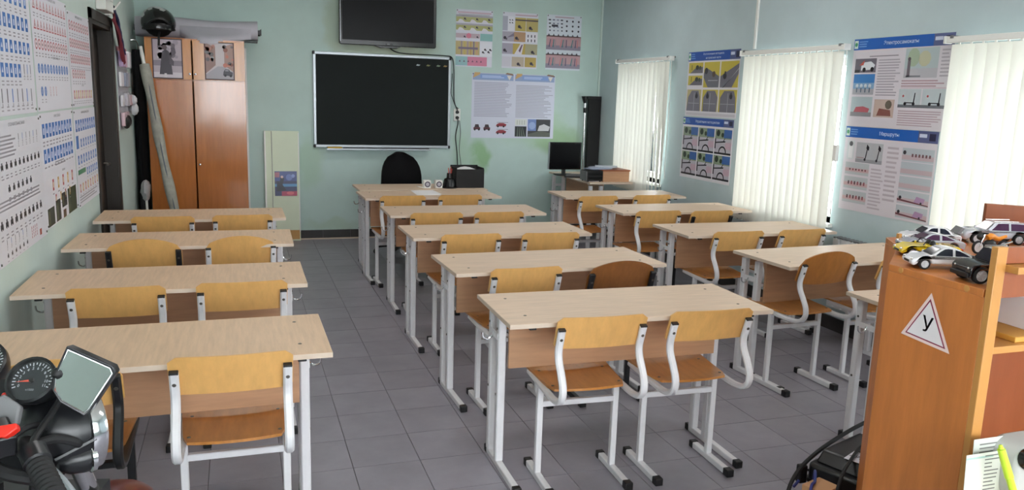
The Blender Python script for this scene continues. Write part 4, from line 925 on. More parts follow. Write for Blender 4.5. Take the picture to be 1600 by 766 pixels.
for k, (u0, v0, u1, v1) in enumerate(((.02, .29, .27, .50), (.29, .27, .55, .50), (.57, .27, .85, .50), (.02, .05, .27, .25), (.29, .05, .55, .25), (.57, .05, .85, .25))):
    w_, h_ = u1-u0, v1-v0; a.rect(u0, v0, u1, v1, 'c2b24a' if k != 3 else 'b9ac78')
    if k == 0:
        for vv in (v0+.11, v0): a.poly([(u0+.02, vv), (u1, vv), (u1, vv+.06), (u0+.12, vv+.05)], '6c6a72', 2); a.disc(u0+.15, vv+.055, .03, '3c4238', 3, ry=.022); a.rect(u0+.05, vv+.03, u0+.06, vv+.08, '3c4238', 3); a.disc(u0+.2, vv+.05, .02, '4a5044', 3)
        a.rect(u0, v0+.09, u1, v0+.112, 'd6d4da', 4)
    elif k == 1: a.poly([(u0, v0+.13), (u0+.04, v0+.18), (u1, v0+.1), (u1, v0), (u0+.08, v0), (u0, v0+.09)], '6a6a74', 2); a.disc(u0+.04, v0+.15, .03, '33333b', 3); a.disc(u0+.17, v0+.12, .028, '5a4a3e', 3); a.rect(u0+.08, v0+.06, u1-.02, v0+.066, 'b9bac2', 3)
    elif k == 2: a.poly([(u0, v0), (u0, v0+.1), (u1, v1-.02), (u1, v0+.12), (u1-.09, v0)], '6f6d78', 2); a.poly([(u0+.05, v0), (u0+.06, v0), (u1, v1-.06), (u1, v1-.07)], 'b0b0b8', 3); a.disc(u0+.07, v0+.10, .028, '26262c', 3); a.disc(u0+.075, v0+.13, .014, '33333b', 4)
    else:
        a.poly([(u0+(.0 if k == 3 else .02), v0), (u1-.01, v0), (u1-.0 if k == 4 else u1-.02, v0+.13), (u1-.05, v1-.01), (u0+.08, v1-.01), (u0+.02, v0+.13)], '74727c', 2)
        a.rect(u0+w_*.5, v0, u0+w_*.5+.006, v1-.03, 'b4b4bc', 3); a.rect(u0+.03, v0+.07, u1-.03, v0+.075, 'a8a8b0', 3); cx = u0+[.17, .09, .19][k-3]; a.disc(cx, v0+.14, .024, '26262c', 3); a.disc(cx, v0+.165, .012, '33333b', 4)
a.rect(.02, .01, .84, .035, 'c4c0c8'); RP.append((a, 6.965, 1.497, 'blue-headed poster of motorcycles on grey roads with yellow verges'))
a = header(.86, .58, ['Управление мотоциклом'], 'd8d6dc', HB2, .07)
for k in range(6):
    u0 = .02+.28*(k % 3); v0 = .265 if k < 3 else .03; u1, v1 = u0+.265, v0+.225
    a.rect(u0, v0, u1, v1, 'b4b0bc'); a.rect(u0, v0+.14, u1, v1, '87967e', 2); a.rect(u0+.14, v0+.15, u1, v1, '3f66a6', 3); a.disc(u0+.05, v0+.19, .03, '2e3a2e', 3); a.disc(u0+.12, v0+.175, .022, '3a4a36', 3)
    a.rect(u0, v0, u1, v0+.018, '2c2a32', 2); a.poly([(u0+.02, v0+.11), (u0+.17, v0+.125), (u0+.17, v0+.112), (u0+.02, v0+.098)], '37333d', 3); a.poly([(u0+.13, v0+.12), (u0+.16, v0+.15), (u0+.165, v0+.145), (u0+.14, v0+.115)], '37333d', 3)
    n_ = 12
    for i in range(n_):
        t0, t1 = PI*i/n_, PI*(i+1)/n_; a.poly([(u0+.13+.062*math.cos(t0), v0+.016+.06*math.sin(t0)), (u0+.13+.062*math.cos(t1), v0+.016+.06*math.sin(t1)), (u0+.13+.048*math.cos(t1), v0+.016+.046*math.sin(t1)), (u0+.13+.048*math.cos(t0), v0+.016+.046*math.sin(t0))], '2a272f', 4)
    a.rect(u0+.17, v0+.05, u1, v0+.11, 'c0a4b4', 2); a.rect(u0, v0+.05, u0+.02, v0+.14, '4a4450', 3)
RP.append((a, 6.985, .905, 'blue-headed poster of six handlebar views, below the six-motorcycle poster'))
a = header(.855, .60, ['Электросамокаты'], 'd0cad2')
a.rect(.16, .475, .42, .482, '8a848e'); a.rect(.03, .37, .23, .465, '6d6874'); a.poly([(.09, .385), (.2, .39), (.22, .42), (.18, .445), (.12, .44), (.09, .415)], 'd4d8de', 2); a.disc(.12, .39, .016, '1e1e24', 3); a.disc(.195, .392, .016, '1e1e24', 3); a.poly([(.07, .42), (.12, .455), (.11, .42)], 'b85a50', 3); a.rect(.03, .37, .08, .39, '3a3a40', 2)
a.rect(.03, .22, .23, .36, '7fa2c4'); a.rect(.03, .30, .23, .36, '3f7cbc', 2); a.rect(.03, .22, .23, .26, 'a4a4ac', 2); [a.disc(.07+.04*k, .28, .014, 'ccd4dc', 3) for k in range(4)]; [a.rect(.065+.04*k, .235, .075+.04*k, .275, '5a6a7c', 3) for k in range(4)]
a.rect(.03, .07, .23, .205, 'a9b8be'); a.rect(.03, .07, .23, .1, '8a8a90', 2); a.poly([(.06, .1), (.2, .1), (.21, .125), (.15, .14), (.08, .135)], 'b4606a', 3); a.rect(.25, .07, .43, .19, 'bca8a0'); a.poly([(.28, .08), (.41, .08), (.4, .12), (.3, .13)], '8a5a54', 3); a.disc(.38, .155, .03, '6a6258', 3)
a.lines(.25, .21, .45, .46, 14, 'a39ea8'); a.rect(.48, .33, .75, .52, 'aebcc0'); a.rect(.48, .33, .75, .39, 'b4b4bc', 2); a.disc(.55, .46, .05, 'a4b49c', 2, ry=.06); a.disc(.64, .45, .05, 'bcbca0', 2); a.rect(.505, .335, .53, .44, '6f6670', 3); a.disc(.517, .45, .013, '5a5058', 4); a.rect(.5, .335, .62, .345, '7a7e86', 3)
a.lines(.77, .33, .84, .51, 8, 'aca6b0'); a.lines(.47, .27, .84, .32, 3, 'b0929c'); a.rect(.46, .14, .645, .26, 'b9c2c8'); a.rect(.655, .14, .845, .26, 'bac4ca'); a.rect(.46, .14, .845, .16, '70747c', 2)
for u in (.55, .75): a.disc(u-.03, .165, .012, '33333b', 3); a.disc(u+.04, .165, .012, '33333b', 3); a.rect(u-.03, .168, u+.045, .175, '3a3a42', 3); a.poly([(u+.035, .17), (u+.045, .17), (u+.05, .235), (u+.042, .235)], '3a3a42', 3); a.disc(u-.05, .215, .008, 'c05a60', 3)
a.rect(.47, .265, .84, .268, 'c4a2ae'); a.lines(.47, .02, .84, .125, 7, 'b39ea8'); RP.append((a, 4.738, 1.50, 'blue-headed white poster with street and scooter photographs, upper right pair'))
a = header(.815, .59, ['Маршруты'], 'd2ccd4')
a.rect(.03, .36, .10, .49, 'c9ced2'); a.disc(.065, .47, .018, '5a5a60', 2); a.rect(.045, .37, .085, .455, 'dcdce0', 2); a.rect(.12, .345, .37, .485, 'b0b2b8'); a.rect(.12, .345, .37, .37, '95959c', 2)
for u in (.22, .33): a.poly([(u-.012, .37), (u-.002, .37), (u+.012, .455), (u+.004, .455)], '35333c', 3); a.poly([(u-.005, .445), (u+.02, .43), (u+.022, .455), (u+.0, .475)], '2c2a34', 3); a.disc(u-.01, .368, .01, '2c2a34', 4)
a.rect(.13, .375, .2, .382, 'a0888e', 3)
for v in (.255, .155, .055):
    a.rect(.03, v, .26, v+.085, 'b4babf'); a.rect(.03, v+.02, .26, v+.045, 'c2a4a8', 2); [a.rect(.07+.03*k, v+.03, .085+.03*k, v+.042+.012*(v < .2), ['5a4048', '8a4a54'][k % 2], 3) for k in range(6)]
a.lines(.28, .03, .40, .32, 12, 'b6acb6'); a.lines(.41, .1, .52, .48, 12, 'b6acb6')
for k, v in enumerate((.39, .30, .205, .11, .015)):
    a.rect(.54, v, .80, v+.085, 'b2bac2'); a.rect(.54, v+.01, .80, v+.04, 'bca8b0', 2)
    if k == 0: a.disc(.56, v+.055, .014, '35333c', 3); [a.rect(.62+.028*i, v+.03-.0*i, .635+.028*i, v+.05, '6a4a50', 3) for i in range(6)]
    elif k > 2: a.poly([(.54, v+.02), (.80, v+.005), (.80, v+.012), (.54, v+.032)], '6a3a44', 3); a.disc(.565, v+.04, .012, '2c2a34', 3); a.poly([(.68, v+.02), (.76, v+.02), (.77, v+.05), (.7, v+.06)], 'a98ab0', 3); a.disc(.74, v+.02, .008, '35333c', 4)
RP.append((a, 4.728, .907, 'blue-headed white poster with two standing scooters, below the street-photo poster'))
for a, y, z, lb in RP:
    tag(ink_object('wall_poster', [(a, sheetM((X1-.0015, y, z), (0, -1, 0), (-1, 0, 0)))], inkgloss_m), lb, 'poster', 'posters on the window wall')
# ------------------------------------------------------------------ orange corner shelf unit in the right foreground
SX, SY, LZ = 1.80, 1.48, 1.187
t = thing('shelf_unit', 'orange wood-look shelf unit with a triangular sticker on its side', 'shelf', (SX, SY, 0))
L = lambda x, y, z: (x-SX, y-SY, z)
foot = [(1.80, 1.505), (1.80, 1.826), (2.065, 2.067), (2.16, 2.22), (2.66, 2.22), (2.86, 1.95), (2.86, 1.505)]
MB().prism([(0, .02), (.0, .3465), (.018, .352), (.018, .02)], 0, LZ-.02, 'z').build('side_panel', shelf_m, t, .001)
MB().prism([(p[0]-SX, p[1]-SY) for p in foot], LZ-.02, LZ, 'z').build('ledge_top', shelf_m, t, .0015)
for k, (a, b) in enumerate(((foot[1], foot[2]), (foot[2], foot[3]), (foot[3], foot[4]), (foot[4], foot[5]), (foot[5], foot[6]))):
    d = Vector((b[0]-a[0], b[1]-a[1], 0)).normalized(); n_ = Vector((d.y, -d.x, 0))*.016
    MB().prism([(a[0]-SX, a[1]-SY), (b[0]-SX, b[1]-SY), (b[0]-SX+n_.x, b[1]-SY+n_.y), (a[0]-SX+n_.x, a[1]-SY+n_.y)], 0, LZ-.0205, 'z').build('rear_panel', shelf_m, t)
MB().box((0, 0, 0), (.034, .0195, 1.302)).build('front_post', shelf_edge_m, t, .0015)
MB().box((1.02, 0, 0), (1.06, .0195, 1.302)).build('front_post', shelf_edge_m, t, .0015)
MB().box((.0345, .004, 1.258), (1.0195, .0190, 1.300)).build('fascia_panel', shelf_in_m, t)
MB().box((.0345, .004, LZ-.019), (1.0195, .0190, 1.237)).build('fascia_panel', shelf_in_m, t)
MB().box((.0345, -.035, 1.238), (1.0195, .0192, 1.256)).build('shelf', shelf_edge_m, t, .001)
MB().box((.0345, .004, 1.017), (1.0195, .30, 1.036)).build('shelf', shelf_edge_m, t, .001)
MB().box((.0345, .02, .58), (1.0195, .30, .598)).build('shelf', shelf_edge_m, t, .001)
MB().box((.0185, .3005, .02), (1.04, .3085, LZ-.021)).build('back_board', shelf_in_m, t)
for y, z in ((.30, 1.178), (.075, 1.178), (.19, .47)): MB().lathe([(0, .0012), (.008, .0012), (.009, 0)], 14, M=oriented((0, y, z), (-1, 0, 0))).build('screw_cap', shelf_edge_m, t)
for z in (1.06, .672): MB().lathe([(0, .002), (.004, .002), (.005, 0)], 10, M=oriented((.0345, .010, z), (1, 0, 0))).build('shelf_pin', chrome_m, t)
MB().box((.262, .583, LZ), (.274, .597, LZ+.042)).build('corner_lip', shelf_edge_m, t, .002)
d0 = [(.775, .71), (.785, .73), (1.045, .50), (1.03, .48)]
MB().prism(d0, LZ, 1.305, 'z').build('end_board', shelf_in_m, t, .002)
st_ = Art(.176, .146, 'e9d5d0')
st_.items = []; st_.w, st_.h = .0001, .0001
st_.poly([(0, .004), (.172, -.004), (.089, .146)], 'ecd2cc', 0); st_.poly([(.0155, .0115), (.157, .0048), (.0885, .129)], '8a2846', 1); st_.poly([(.0215, .015), (.150, .0088), (.0882, .1205)], 'e6e0e2', 2)
st_.text('У', .088, .052, .062, '1a181c', 3, -.03)
# thicken the У by an offset copy so that it reads as bold
st_.text('У', .0895, .052, .062, '1a181c', 3, -.03)
so = ink_object('learner_sticker', [(st_, sheetM((SX-.0002, 1.751, .994), (0, -1, 0), (-1, 0, 0)))], inkgloss_m)
tag(so, 'white triangular sticker with a red line and black letter on the orange shelf side', 'sticker')
# things on the shelf boards
tag(MB().box((1.93, 1.50, 1.0365), (2.16, 1.70, 1.052)).build('yellow_folder', mat('honey_folder', 'c8923c', .6), None, .002), 'honey-yellow folder lying on the open shelf of the orange unit', 'folder')
tag(MB().box((2.02, 1.545, 1.0525), (2.23, 1.69, 1.14)).build('paper_block', paper_m, None, .002), 'white block of papers on the yellow folder in the orange unit', 'papers')
# low table in front of the unit, leaflets, marker, camera-like device
t = thing('side_table', 'tan low table in front of the orange shelf unit', 'table', (2.10, 1.20, .045))
MB().box((-.40, -.26, .58), (.5, .255, .60)).build('tabletop', panel_m, t, .002)
for sx in (-.37, .47):
    for y in (-.23, .225): MB().box((sx-.02, y-.02, -.045), (sx+.02, y+.02, .58)).build('leg', frame_m, t, .002)
lf = Art(.20, .135, 'd4d6cc'); rr_ = random.Random(2)
lf.rect(0, .122, .09, .127, '9fc0b8')
for k in range(12): lf.rect(.062, .125-.010*k, .085+.03*rr_.random(), .128-.010*k, '6a6a66', 2)
lf2 = Art(.16, .16, 'd0d2ca')
lf2.lines(.02, .01, .14, .15, 13, '7c7c78', .35)
for art, x, y, z, ang, lb in ((lf2, 1.768, 1.435, .646, -.06, 'taller white list standing behind the front price sheet'), (lf, 1.718, 1.41, .646, -.06, 'white printed list standing at the foot of the orange unit')):
    M = Matrix.Translation((x, y, z)) @ Matrix.Rotation(ang, 4, 'X') @ sheetM((0, 0, 0), (1, 0, 0), (0, -1, 0))
    tag(ink_object('printed_list', [(art, M)], ink_m), lb, 'paper', 'lists at the foot of the shelf unit')
t = thing('highlighter', 'lime green highlighter pen leaning on the printed lists', 'marker', (1.822, 1.335, .646))
p0, p1 = Vector((.0, -.0, .006)), Vector((-.05, .035, .167))
MB().tube([p0, p0.lerp(p1, .55), p0.lerp(p1, .56), p1], [.0095, .0095, .011, .0095], 12).build('barrel', lime_m, t)
MB().tube([p1, p1+Vector((-.001, .003, .010))], [.0075, .004], 12).build('pen_tip', lime_m, t)
t = thing('video_device', 'white and black rounded device beside the lime highlighter', 'device', (1.895, 1.40, .646))
MB().prism(rrect(-.06, 0, .13, .163, .05, 6), -.03, .06, 'y').build('body', mat('pale_device_shell', 'b8bab8', .35), t, .012)
MB().lathe([(0, .022), (.02, .02), (.026, .006), (.028, 0)], 20, M=oriented((-.03, -.034, .13), (-.3, -1, .3))).build('lens', tvbody_m, t)
MB().prism(rrect(.02, .05, .10, .145, .03, 6), -.045, -.03, 'y').build('grip_panel', greyplastic_m, t, .006)
mb = MB()
for k in range(5): mb.box((.035, -.049, .07+.013*k), (.06, -.045, .076+.013*k))
mb.build('vent_slots', white_m, t)
# ------------------------------------------------------------------ toy cars on the ledge
def toy_car(name, label, x, y, ang, L_, W_, H_, paint, glass, style, z=LZ):
    t = thing(name, label, 'toy car', (x, y, z), ang, 'toy cars on the orange ledge'); wr = H_*.25; cl = H_*.14
    fx, rx = .31*L_, -.30*L_; h = L_/2
    if style == 'coupe': belt = [(-h, .50), (-h*.9, .63), (-h*.45, .66), (h*.3, .62), (h*.75, .56), (h*.97, .44), (h, .32)]; cab = (-.74, -.42, .08, .42)
    elif style == 'roadster': belt = [(-h, .46), (-h*.85, .66), (-h*.4, .66), (h*.2, .62), (h*.6, .66), (h*.9, .52), (h, .34)]; cab = (-.55, -.35, -.02, .22)
    elif style == 'sedan': belt = [(-h, .50), (-h*.95, .62), (-h*.5, .64), (h*.4, .62), (h*.85, .57), (h*.98, .46), (h, .32)]; cab = (-.66, -.42, .08, .40)
    else: belt = [(-h, .45), (-h*.99, .62), (-h*.6, .64), (h*.38, .62), (h*.9, .56), (h, .46), (h, .28)]; cab = (-.97, -.88, .10, .42)
    side = [(p[0], p[1]*H_) for p in belt]
    def arch(c): return [(c+wr*1.18*math.cos(a), wr+wr*1.18*math.sin(a)) for a in [PI*i/8 for i in range(9)] if wr+wr*1.18*math.sin(a) > cl]
    bot = [(h*.96, cl)] + arch(fx) + arch(rx) + [(-h*.97, cl)]
    out = side + bot
    MB().prism(out, -W_/2, W_/2, 'y').build('body', paint, t, W_*.07, seg=3)
    zb = .60*H_; zt = H_; w0, w1 = W_*.455, W_*.36
    prof = {'coupe': [(-.80, 0), (-.62, .38), (-.42, .74), (-.2, .95), (.0, 1), (.12, .93), (.28, .55), (.46, 0)], 'sedan': [(-.72, 0), (-.60, .55), (-.46, .92), (-.2, 1), (.05, .98), (.14, .88), (.28, .45), (.40, 0)],
            'suv': [(-.97, 0), (-.96, .4), (-.90, .92), (-.6, 1), (-.1, 1), (.10, .96), (.22, .5), (.36, 0)], 'roadster': [(-.30, 0), (-.24, .10), (-.1, .12), (.05, .12), (.20, .08), (.28, 0)]}[style]
    PR = [(p*h, zb+q*(zt-zb)) for p, q in prof]; wd = lambda z: w0+(w1-w0)*max(0, min(1, (z-zb)/(zt-zb)))
    cbm = MB(); cbm.grid([[(x_, -wd(z_), z_), (x_, -wd(z_)*.55, z_+.0012*(z_ > zb)), (x_, wd(z_)*.55, z_+.0012*(z_ > zb)), (x_, wd(z_), z_)] for x_, z_ in PR])
    for s in (-1, 1): cbm.add([(x_, s*wd(z_), z_) for x_, z_ in PR], [list(range(len(PR)))[::s]])
    cbm.build('roof', paint, t)
    if style != 'roadster':
        cxm = sum(p[0] for p in PR)/len(PR); czm = zb+.42*(zt-zb); wn_ = MB()
        def inset(pts, k):
            cx = sum(p[0] for p in pts)/len(pts); cz = sum(p[1] for p in pts)/len(pts); return [(cx+(p[0]-cx)*k, cz+(p[1]-cz)*k) for p in pts]
        dlo = inset(PR, .80); xm = (PR[0][0]+PR[-1][0])/2
        def clip(pts, x0, left):
            out_ = []
            for i in range(len(pts)):
                p, q = pts[i], pts[(i+1) % len(pts)]
                ip = (p[0] < x0) == left; iq = (q[0] < x0) == left
                if ip: out_.append(p)
                if ip != iq: f_ = (x0-p[0])/(q[0]-p[0]); out_.append((x0, p[1]+f_*(q[1]-p[1])))
            return out_
        for s in (-1, 1):
            for pts in (clip(dlo, xm-.006, True), clip(dlo, xm+.001, False)): wn_.add([(x_, s*(wd(z_)+.0006), z_) for x_, z_ in pts], [list(range(len(pts)))])
        for a_, b_ in ((-1, -3), (0, 2)):
            (xa, za), (xb, zb_) = PR[a_], PR[b_]; o_ = .0014 if a_ == -1 else -.0014; n2 = .0018
            m1 = (xa+(xb-xa)*.1, za+(zb_-za)*.1); m2 = (xa+(xb-xa)*.92, za+(zb_-za)*.92)
            mid = PR[-2] if a_ == -1 else PR[1]
            wn_.add([(m1[0]+o_, -wd(m1[1])*.86, m1[1]+n2), (mid[0]+o_, -wd(mid[1])*.86, mid[1]+n2), (m2[0]+o_, -wd(m2[1])*.84, m2[1]+n2), (m2[0]+o_, wd(m2[1])*.84, m2[1]+n2), (mid[0]+o_, wd(mid[1])*.86, mid[1]+n2), (m1[0]+o_, wd(m1[1])*.86, m1[1]+n2)], [(0, 1, 4, 5), (1, 2, 3, 4)])
        wn_.build('windows', glass, t)
        if style == 'suv':
            rr2 = MB()
            for s in (-1, 1): rr2.tube([(PR[3][0], s*w1*.85, zt+.004), (PR[5][0], s*w1*.85, zt+.003)], .0014, 6)
            rr2.build('roof_rails', chrome_m, t)
    else:
        MB().tube([(.26*h, -w1, zb+.004), (.12*h, -w1*.9, zt*.98), (.12*h, w1*.9, zt*.98), (.26*h, w1, zb+.004)], W_*.022, 6).build('windscreen_frame', cap_m, t)
        MB().ball((-.1*h, -W_*.19, zb+.004), (.010, .011, .014), 10).ball((-.1*h, W_*.19, zb+.004), (.010, .011, .014), 10).build('seats', cap_m, t)
    a0, b0 = PR[0][0], PR[-1][0]
    for wx in (fx, rx):
        for s in (-1, 1):
            M = oriented((wx, s*(W_/2-.006), wr), (0, s, 0))
            w_ = MB().lathe([(0, -.008), (wr*.98, -.008), (wr, -.005), (wr, .004), (wr*.9, .0065), (wr*.68, .0065)], 20, M=M).build('wheel', rubber_m, t)
            hb = MB().lathe([(wr*.68, .0060), (wr*.62, .0035), (0, .003)], 20, M=M)
            for k in range(5):
                a = 2*PI*k/5; M2 = M @ Matrix.Rotation(a, 4, 'Z'); hb.box((0, -wr*.09, .0035), (wr*.63, wr*.09, .0062), 0, M2)
            hb.build('rim', rim_m, w_)
    for s in (-1, 1):
        MB().ball((h*.955, s*W_*.34, .44*H_), (.005, W_*.09, H_*.05), 10).build('headlight', chrome_m, t)
        MB().box((-h-.0006, s*W_*.36-.006, .47*H_), (-h*.97, s*W_*.36+.006, .55*H_)).build('tail_light', redplastic_m, t)
        MB().ball((b0*.82, s*(w0+.005), zb+.004), (.004, .005, .0035), 8).build('wing_mirror', paint, t)
    MB().box((h*.975, -W_*.22, .26*H_), (h+.0006, W_*.22, .36*H_)).build('grille', cap_m, t)
    return t
A0 = PI-.42
toy_car('toy_coupe', 'white toy coupe parked in front at the ledge edge beside the black toy off-roader', 1.915, 1.752, A0, .192, .080, .063, carwhite_m, carglass_m, 'coupe')
jp = toy_car('toy_off_roader', 'black toy off-roader nearest the ledge corner with a big silver wheel', 1.908, 1.582, PI-.26, .170, .084, .090, carblack_m, carglass_m, 'suv')
MB().box((.084, -.038, .016), (.091, .038, .028)).build('bumper', cap_m, jp, .002)
mb = MB()
for s in (-1, 1):
    for z in (.034, .046): mb.box((-.05, s*.0422-.0006, z+.004), (.06, s*.0422+.0006, z+.0065))
mb.build('side_trim', chrome_m, jp)
toy_car('toy_roadster', 'bright yellow toy roadster behind the white toy coupe', 2.030, 1.915, A0, .185, .076, .054, caryellow_m, carglass_m, 'roadster')
toy_car('toy_silver_coupe', 'silver toy coupe with violet windows just behind the yellow one', 2.125, 1.996, A0, .195, .076, .056, carsilver_m, carglass2_m, 'coupe')
sd = toy_car('toy_sedan', 'white toy sedan with a red side stripe at the rear left of the ledge', 2.215, 2.088, A0, .185, .076, .060, carwhite_m, carglass_m, 'sedan')
mb = MB(); mb.box((-.085, .0382, .020), (.080, .0390, .025)); mb.box((-.085, -.0390, .020), (.080, -.0382, .025)); mb.build('red_stripe', carred_m, sd)
MB().prism([(-.088, .040), (-.076, .043), (-.094, .064), (-.102, .060)], -.026, .026, 'y').build('boot_lid', greyplastic_m, sd, .001)
toy_car('toy_estate', 'large silver toy estate car at the back right of the ledge', 2.475, 2.070, PI-.35, .235, .090, .074, carsilver_m, carglass2_m, 'suv')
toy_car('toy_red_car', 'dark red toy car at the right end of the ledge', 2.56, 1.90, PI-.3, .18, .074, .052, carred_m, carglass_m, 'coupe')
toy_car('toy_white_car', 'white toy car mostly hidden behind the shelf fascia', 2.13, 1.60, PI-.15, .19, .080, .066, carwhite_m, carglass_m, 'coupe')
t = thing('toy_motorcycle', 'orange and black toy motorcycle between the silver estate and black off-roader', 'toy motorcycle', (2.275, 1.90, LZ), PI-.15, 'toy cars on the orange ledge')
for x in (-.055, .055):
    w_ = MB(); w_.tube([(x+.022*math.cos(2*PI*i/18), 0, .026+.022*math.sin(2*PI*i/18)) for i in range(18)], .0052, 8, closed=True); w_ = w_.build('wheel', rubber_m, t)
    MB().lathe([(0, .005), (.019, .004), (.019, -.004), (0, -.005)], 16, M=oriented((x, 0, .026), (0, 1, 0))).build('rim', rim_m, w_)
MB().tube(spline([(.02, 0, .064), (.0, 0, .07), (-.03, 0, .06), (-.065, 0, .07)], 5), [.010, .012, .013, .013, .012, .011, .010, .009, .009, .008, .008, .007, .007, .006, .006, .005], 10).build('tank_and_seat', orange_m, t)
MB().ball((.005, 0, .04), (.028, .014, .018), 12).build('engine', cap_m, t)
MB().ball((.05, 0, .068), (.016, .012, .014), 12).tube([(.045, -.03, .085), (.04, 0, .08), (.045, .03, .085)], .003, 6).build('fairing', cap_m, t)
for s in (-1, 1): MB().tube([(.04, s*.008, .078), (.055, s*.008, .026)], .003, 6).build('fork', chrome_m, t)
MB().tube([(-.05, .012, .026), (-.01, .012, .035)], .004, 6).tube([(-.08, .016, .05), (-.0, .016, .025)], .004, 6).build('exhaust', chrome_m, t)
MB().tube([(0, .0, .03), (-.006, .028, .001)], .0025, 6).build('side_stand', cap_m, t)
t.scale = (.82, .82, .82)
# ------------------------------------------------------------------ black case with cables behind the unit
t = thing('battery_case', 'black case with a white label on the floor behind the orange unit', 'case', (2.40, 2.44, 0), .35)
MB().prism(rrect(-.20, -.13, .20, .14, .03), 0, .20, 'z').build('case_body', moto_m, t, .012)
MB().prism([(-.17, .20), (-.12, .245), (.17, .245), (.195, .20)], -.11, .12, 'y').build('lid', moto_m, t, .01)
MB().prism(rrect(-.205, -.02, .205, .145, .03), .12, .135, 'z').build('rim_band', cap_m, t)
lb_ = Art(.10, .10, 'd9d7e2'); lb_.text('№67', .05, .055, .04, '3a3a48', 2, 1.45); lb_.rect(.05, .02, .056, .026, '3a3a48', 2)
ink_object('label_sheet', [(lb_, Matrix.Translation((-.125, -.08, .2455)) @ rotz(.1))], ink_m, t)
cab = [(2.62, 2.66, .27), (2.45, 2.60, .26), (2.25, 2.54, .22), (2.10, 2.48, .17), (2.0, 2.40, .11), (1.97, 2.30, .03), (1.96, 2.20, .012), (1.92, 2.14, .012)]
tag(MB().tube(spline(cab, 6), .0085, 8).build('thick_cable', rubber_m), 'thick black cable arching over the black case to the floor', 'cable', 'cables around the black case')
cab = [(2.55, 2.50, .275), (2.40, 2.46, .262), (2.25, 2.36, .26), (2.12, 2.26, .25), (2.05, 2.21, .13), (2.03, 2.18, .02), (1.97, 2.10, .012)]
tag(MB().tube(spline(cab, 6), .007, 8).build('thin_cable', rubber_m), 'thinner black cable looping across the lid of the black case', 'cable', 'cables around the black case')
t = thing('cable_clamp', 'black cable clamp hanging on the thick cable', 'clamp', (2.15, 2.51, .165))
MB().box((-.018, -.016, -.055), (.018, .016, .022)).build('clamp_body', cap_m, t, .006); MB().tube([(-.02, -.012, -.04), (-.05, -.02, -.06)], .006, 8).tube([(.018, .0, .0), (.045, -.01, -.012)], .006, 8, 1).build('jaw', [bluewire_m, chrome_m], t)
tag(MB().tube(spline([(2.17, 2.46, .12), (2.12, 2.40, .215), (2.08, 2.35, .20), (2.04, 2.32, .20), (2.0, 2.28, .12), (1.97, 2.24, .008)], 6), .006, 8).build('blue_wire', bluewire_m), 'dark blue wire bundled under the cables beside the black case', 'wire', 'cables around the black case')
t = thing('tan_box', 'small tan box on the floor left of the black case', 'box', (2.10, 2.33, 0), .3)
MB().box((-.055, -.04, 0), (.055, .05, .185)).build('carton', tan_m, t, .003); MB().box((-.056, -.041, .165), (.056, .051, .19)).build('lid', tan_m, t, .002)

# ------------------------------------------------------------------ motorcycle in the left foreground
G = Vector((-.41, 1.62, 0)); H = Vector((.68, .73, 0)).normalized(); Rr = Vector((.73, -.68, 0)).normalized(); Z = Vector((0, 0, 1))
t = thing('motorcycle', 'black and maroon motorcycle with round dials and mirror in the left foreground', 'motorcycle', (-.41, 1.62, 0))
O = Vector((-.41, 1.62, 0))
def lp(v): return Vector(v)-O
def gauge(c, r, red):
    nrm = (-H*.42 + Vector((.15, -.72, 0))*.55 + Z*.62).normalized(); M = oriented(lp(c), nrm)
    pod = MB().lathe([(0, -.055), (r*.55, -.052), (r*.92, -.02), (r*1.08, .0), (r*1.10, .012), (r*.98, .014), (r*.95, .004)], 32, M=M).build('gauge_pod', moto_m, t)
    # dial local frame: u along screen right
    zc = nrm; u = Vector((.95, -.32, 0)); u = (u-zc*u.dot(zc)).normalized(); v = zc.cross(u)
    D = Matrix((u, v, zc)).transposed().to_4x4(); D.translation = lp(c)+zc*.003
    ar = Art(.0001, .0001, '16171c'); ar.disc(0, 0, r*.955, '17181e', 0, 32)
    for k in range(23):
        a = math.radians(205-k*10.2); r0 = r*(.72 if k % 2 == 0 else .78)
        w_ = r*.022; ca, sa = math.cos(a), math.sin(a); ar.poly([(r0*ca-w_*sa, r0*sa+w_*ca), (r0*ca+w_*sa, r0*sa-w_*ca), (r*.88*ca+w_*sa, r*.88*sa-w_*ca), (r*.88*ca-w_*sa, r*.88*sa+w_*ca)], 'c9ccd0', 1)
        if k % 2 == 0: ar.text(str(k//2), r*.60*ca, r*.60*sa, r*.19, 'c9ccd0', 1)
    ar.text('x1000', -.0, -r*.42, r*.15, '9a9da2', 1)
    ink_object('dial', [(ar, D)], inkgloss_m, pod)
    na = math.radians(188); n_ = MB(); n_.add([(r*.08*math.cos(na+2.2), r*.08*math.sin(na+2.2), .004), (r*.74*math.cos(na), r*.74*math.sin(na), .004), (r*.08*math.cos(na-2.2), r*.08*math.sin(na-2.2), .004)], [(0, 1, 2)], 0, False, D); n_.tube([(0, 0, .002), (0, 0, .007)], r*.1, 12, 1, M=D)
    n_.build('needle', [needle_m, cap_m], pod)
    MB().lathe([(0, .012), (r*.97, .010)], 32, M=M).build('gauge_glass', clear_mat('gauge_lens_%d' % red, .05), pod)
    MB().tube([lp(c)-nrm*.04, lp(G+Z*.985+H*.02+Rr*(.03 if red else -.03))], .012, 8).build('bracket', cap_m, pod)
gauge((-.367, 1.580, 1.103), .040, 1); gauge((-.466, 1.672, 1.112), .040, 0)
MB().prism(rrect(-.05, -.02, .05, .03, .01), -.012, .012, 'z', M=oriented(lp((-.425, 1.60, 1.072)), (-.1, -.6, .75))).build('warning_panel', moto_m, t)
for k, c in enumerate((greyplastic_m, redplastic_m)): MB().ball(lp((-.432+.02*k, 1.583-.012*k, 1.085)), .005, 8).build('warning_light', c, t)
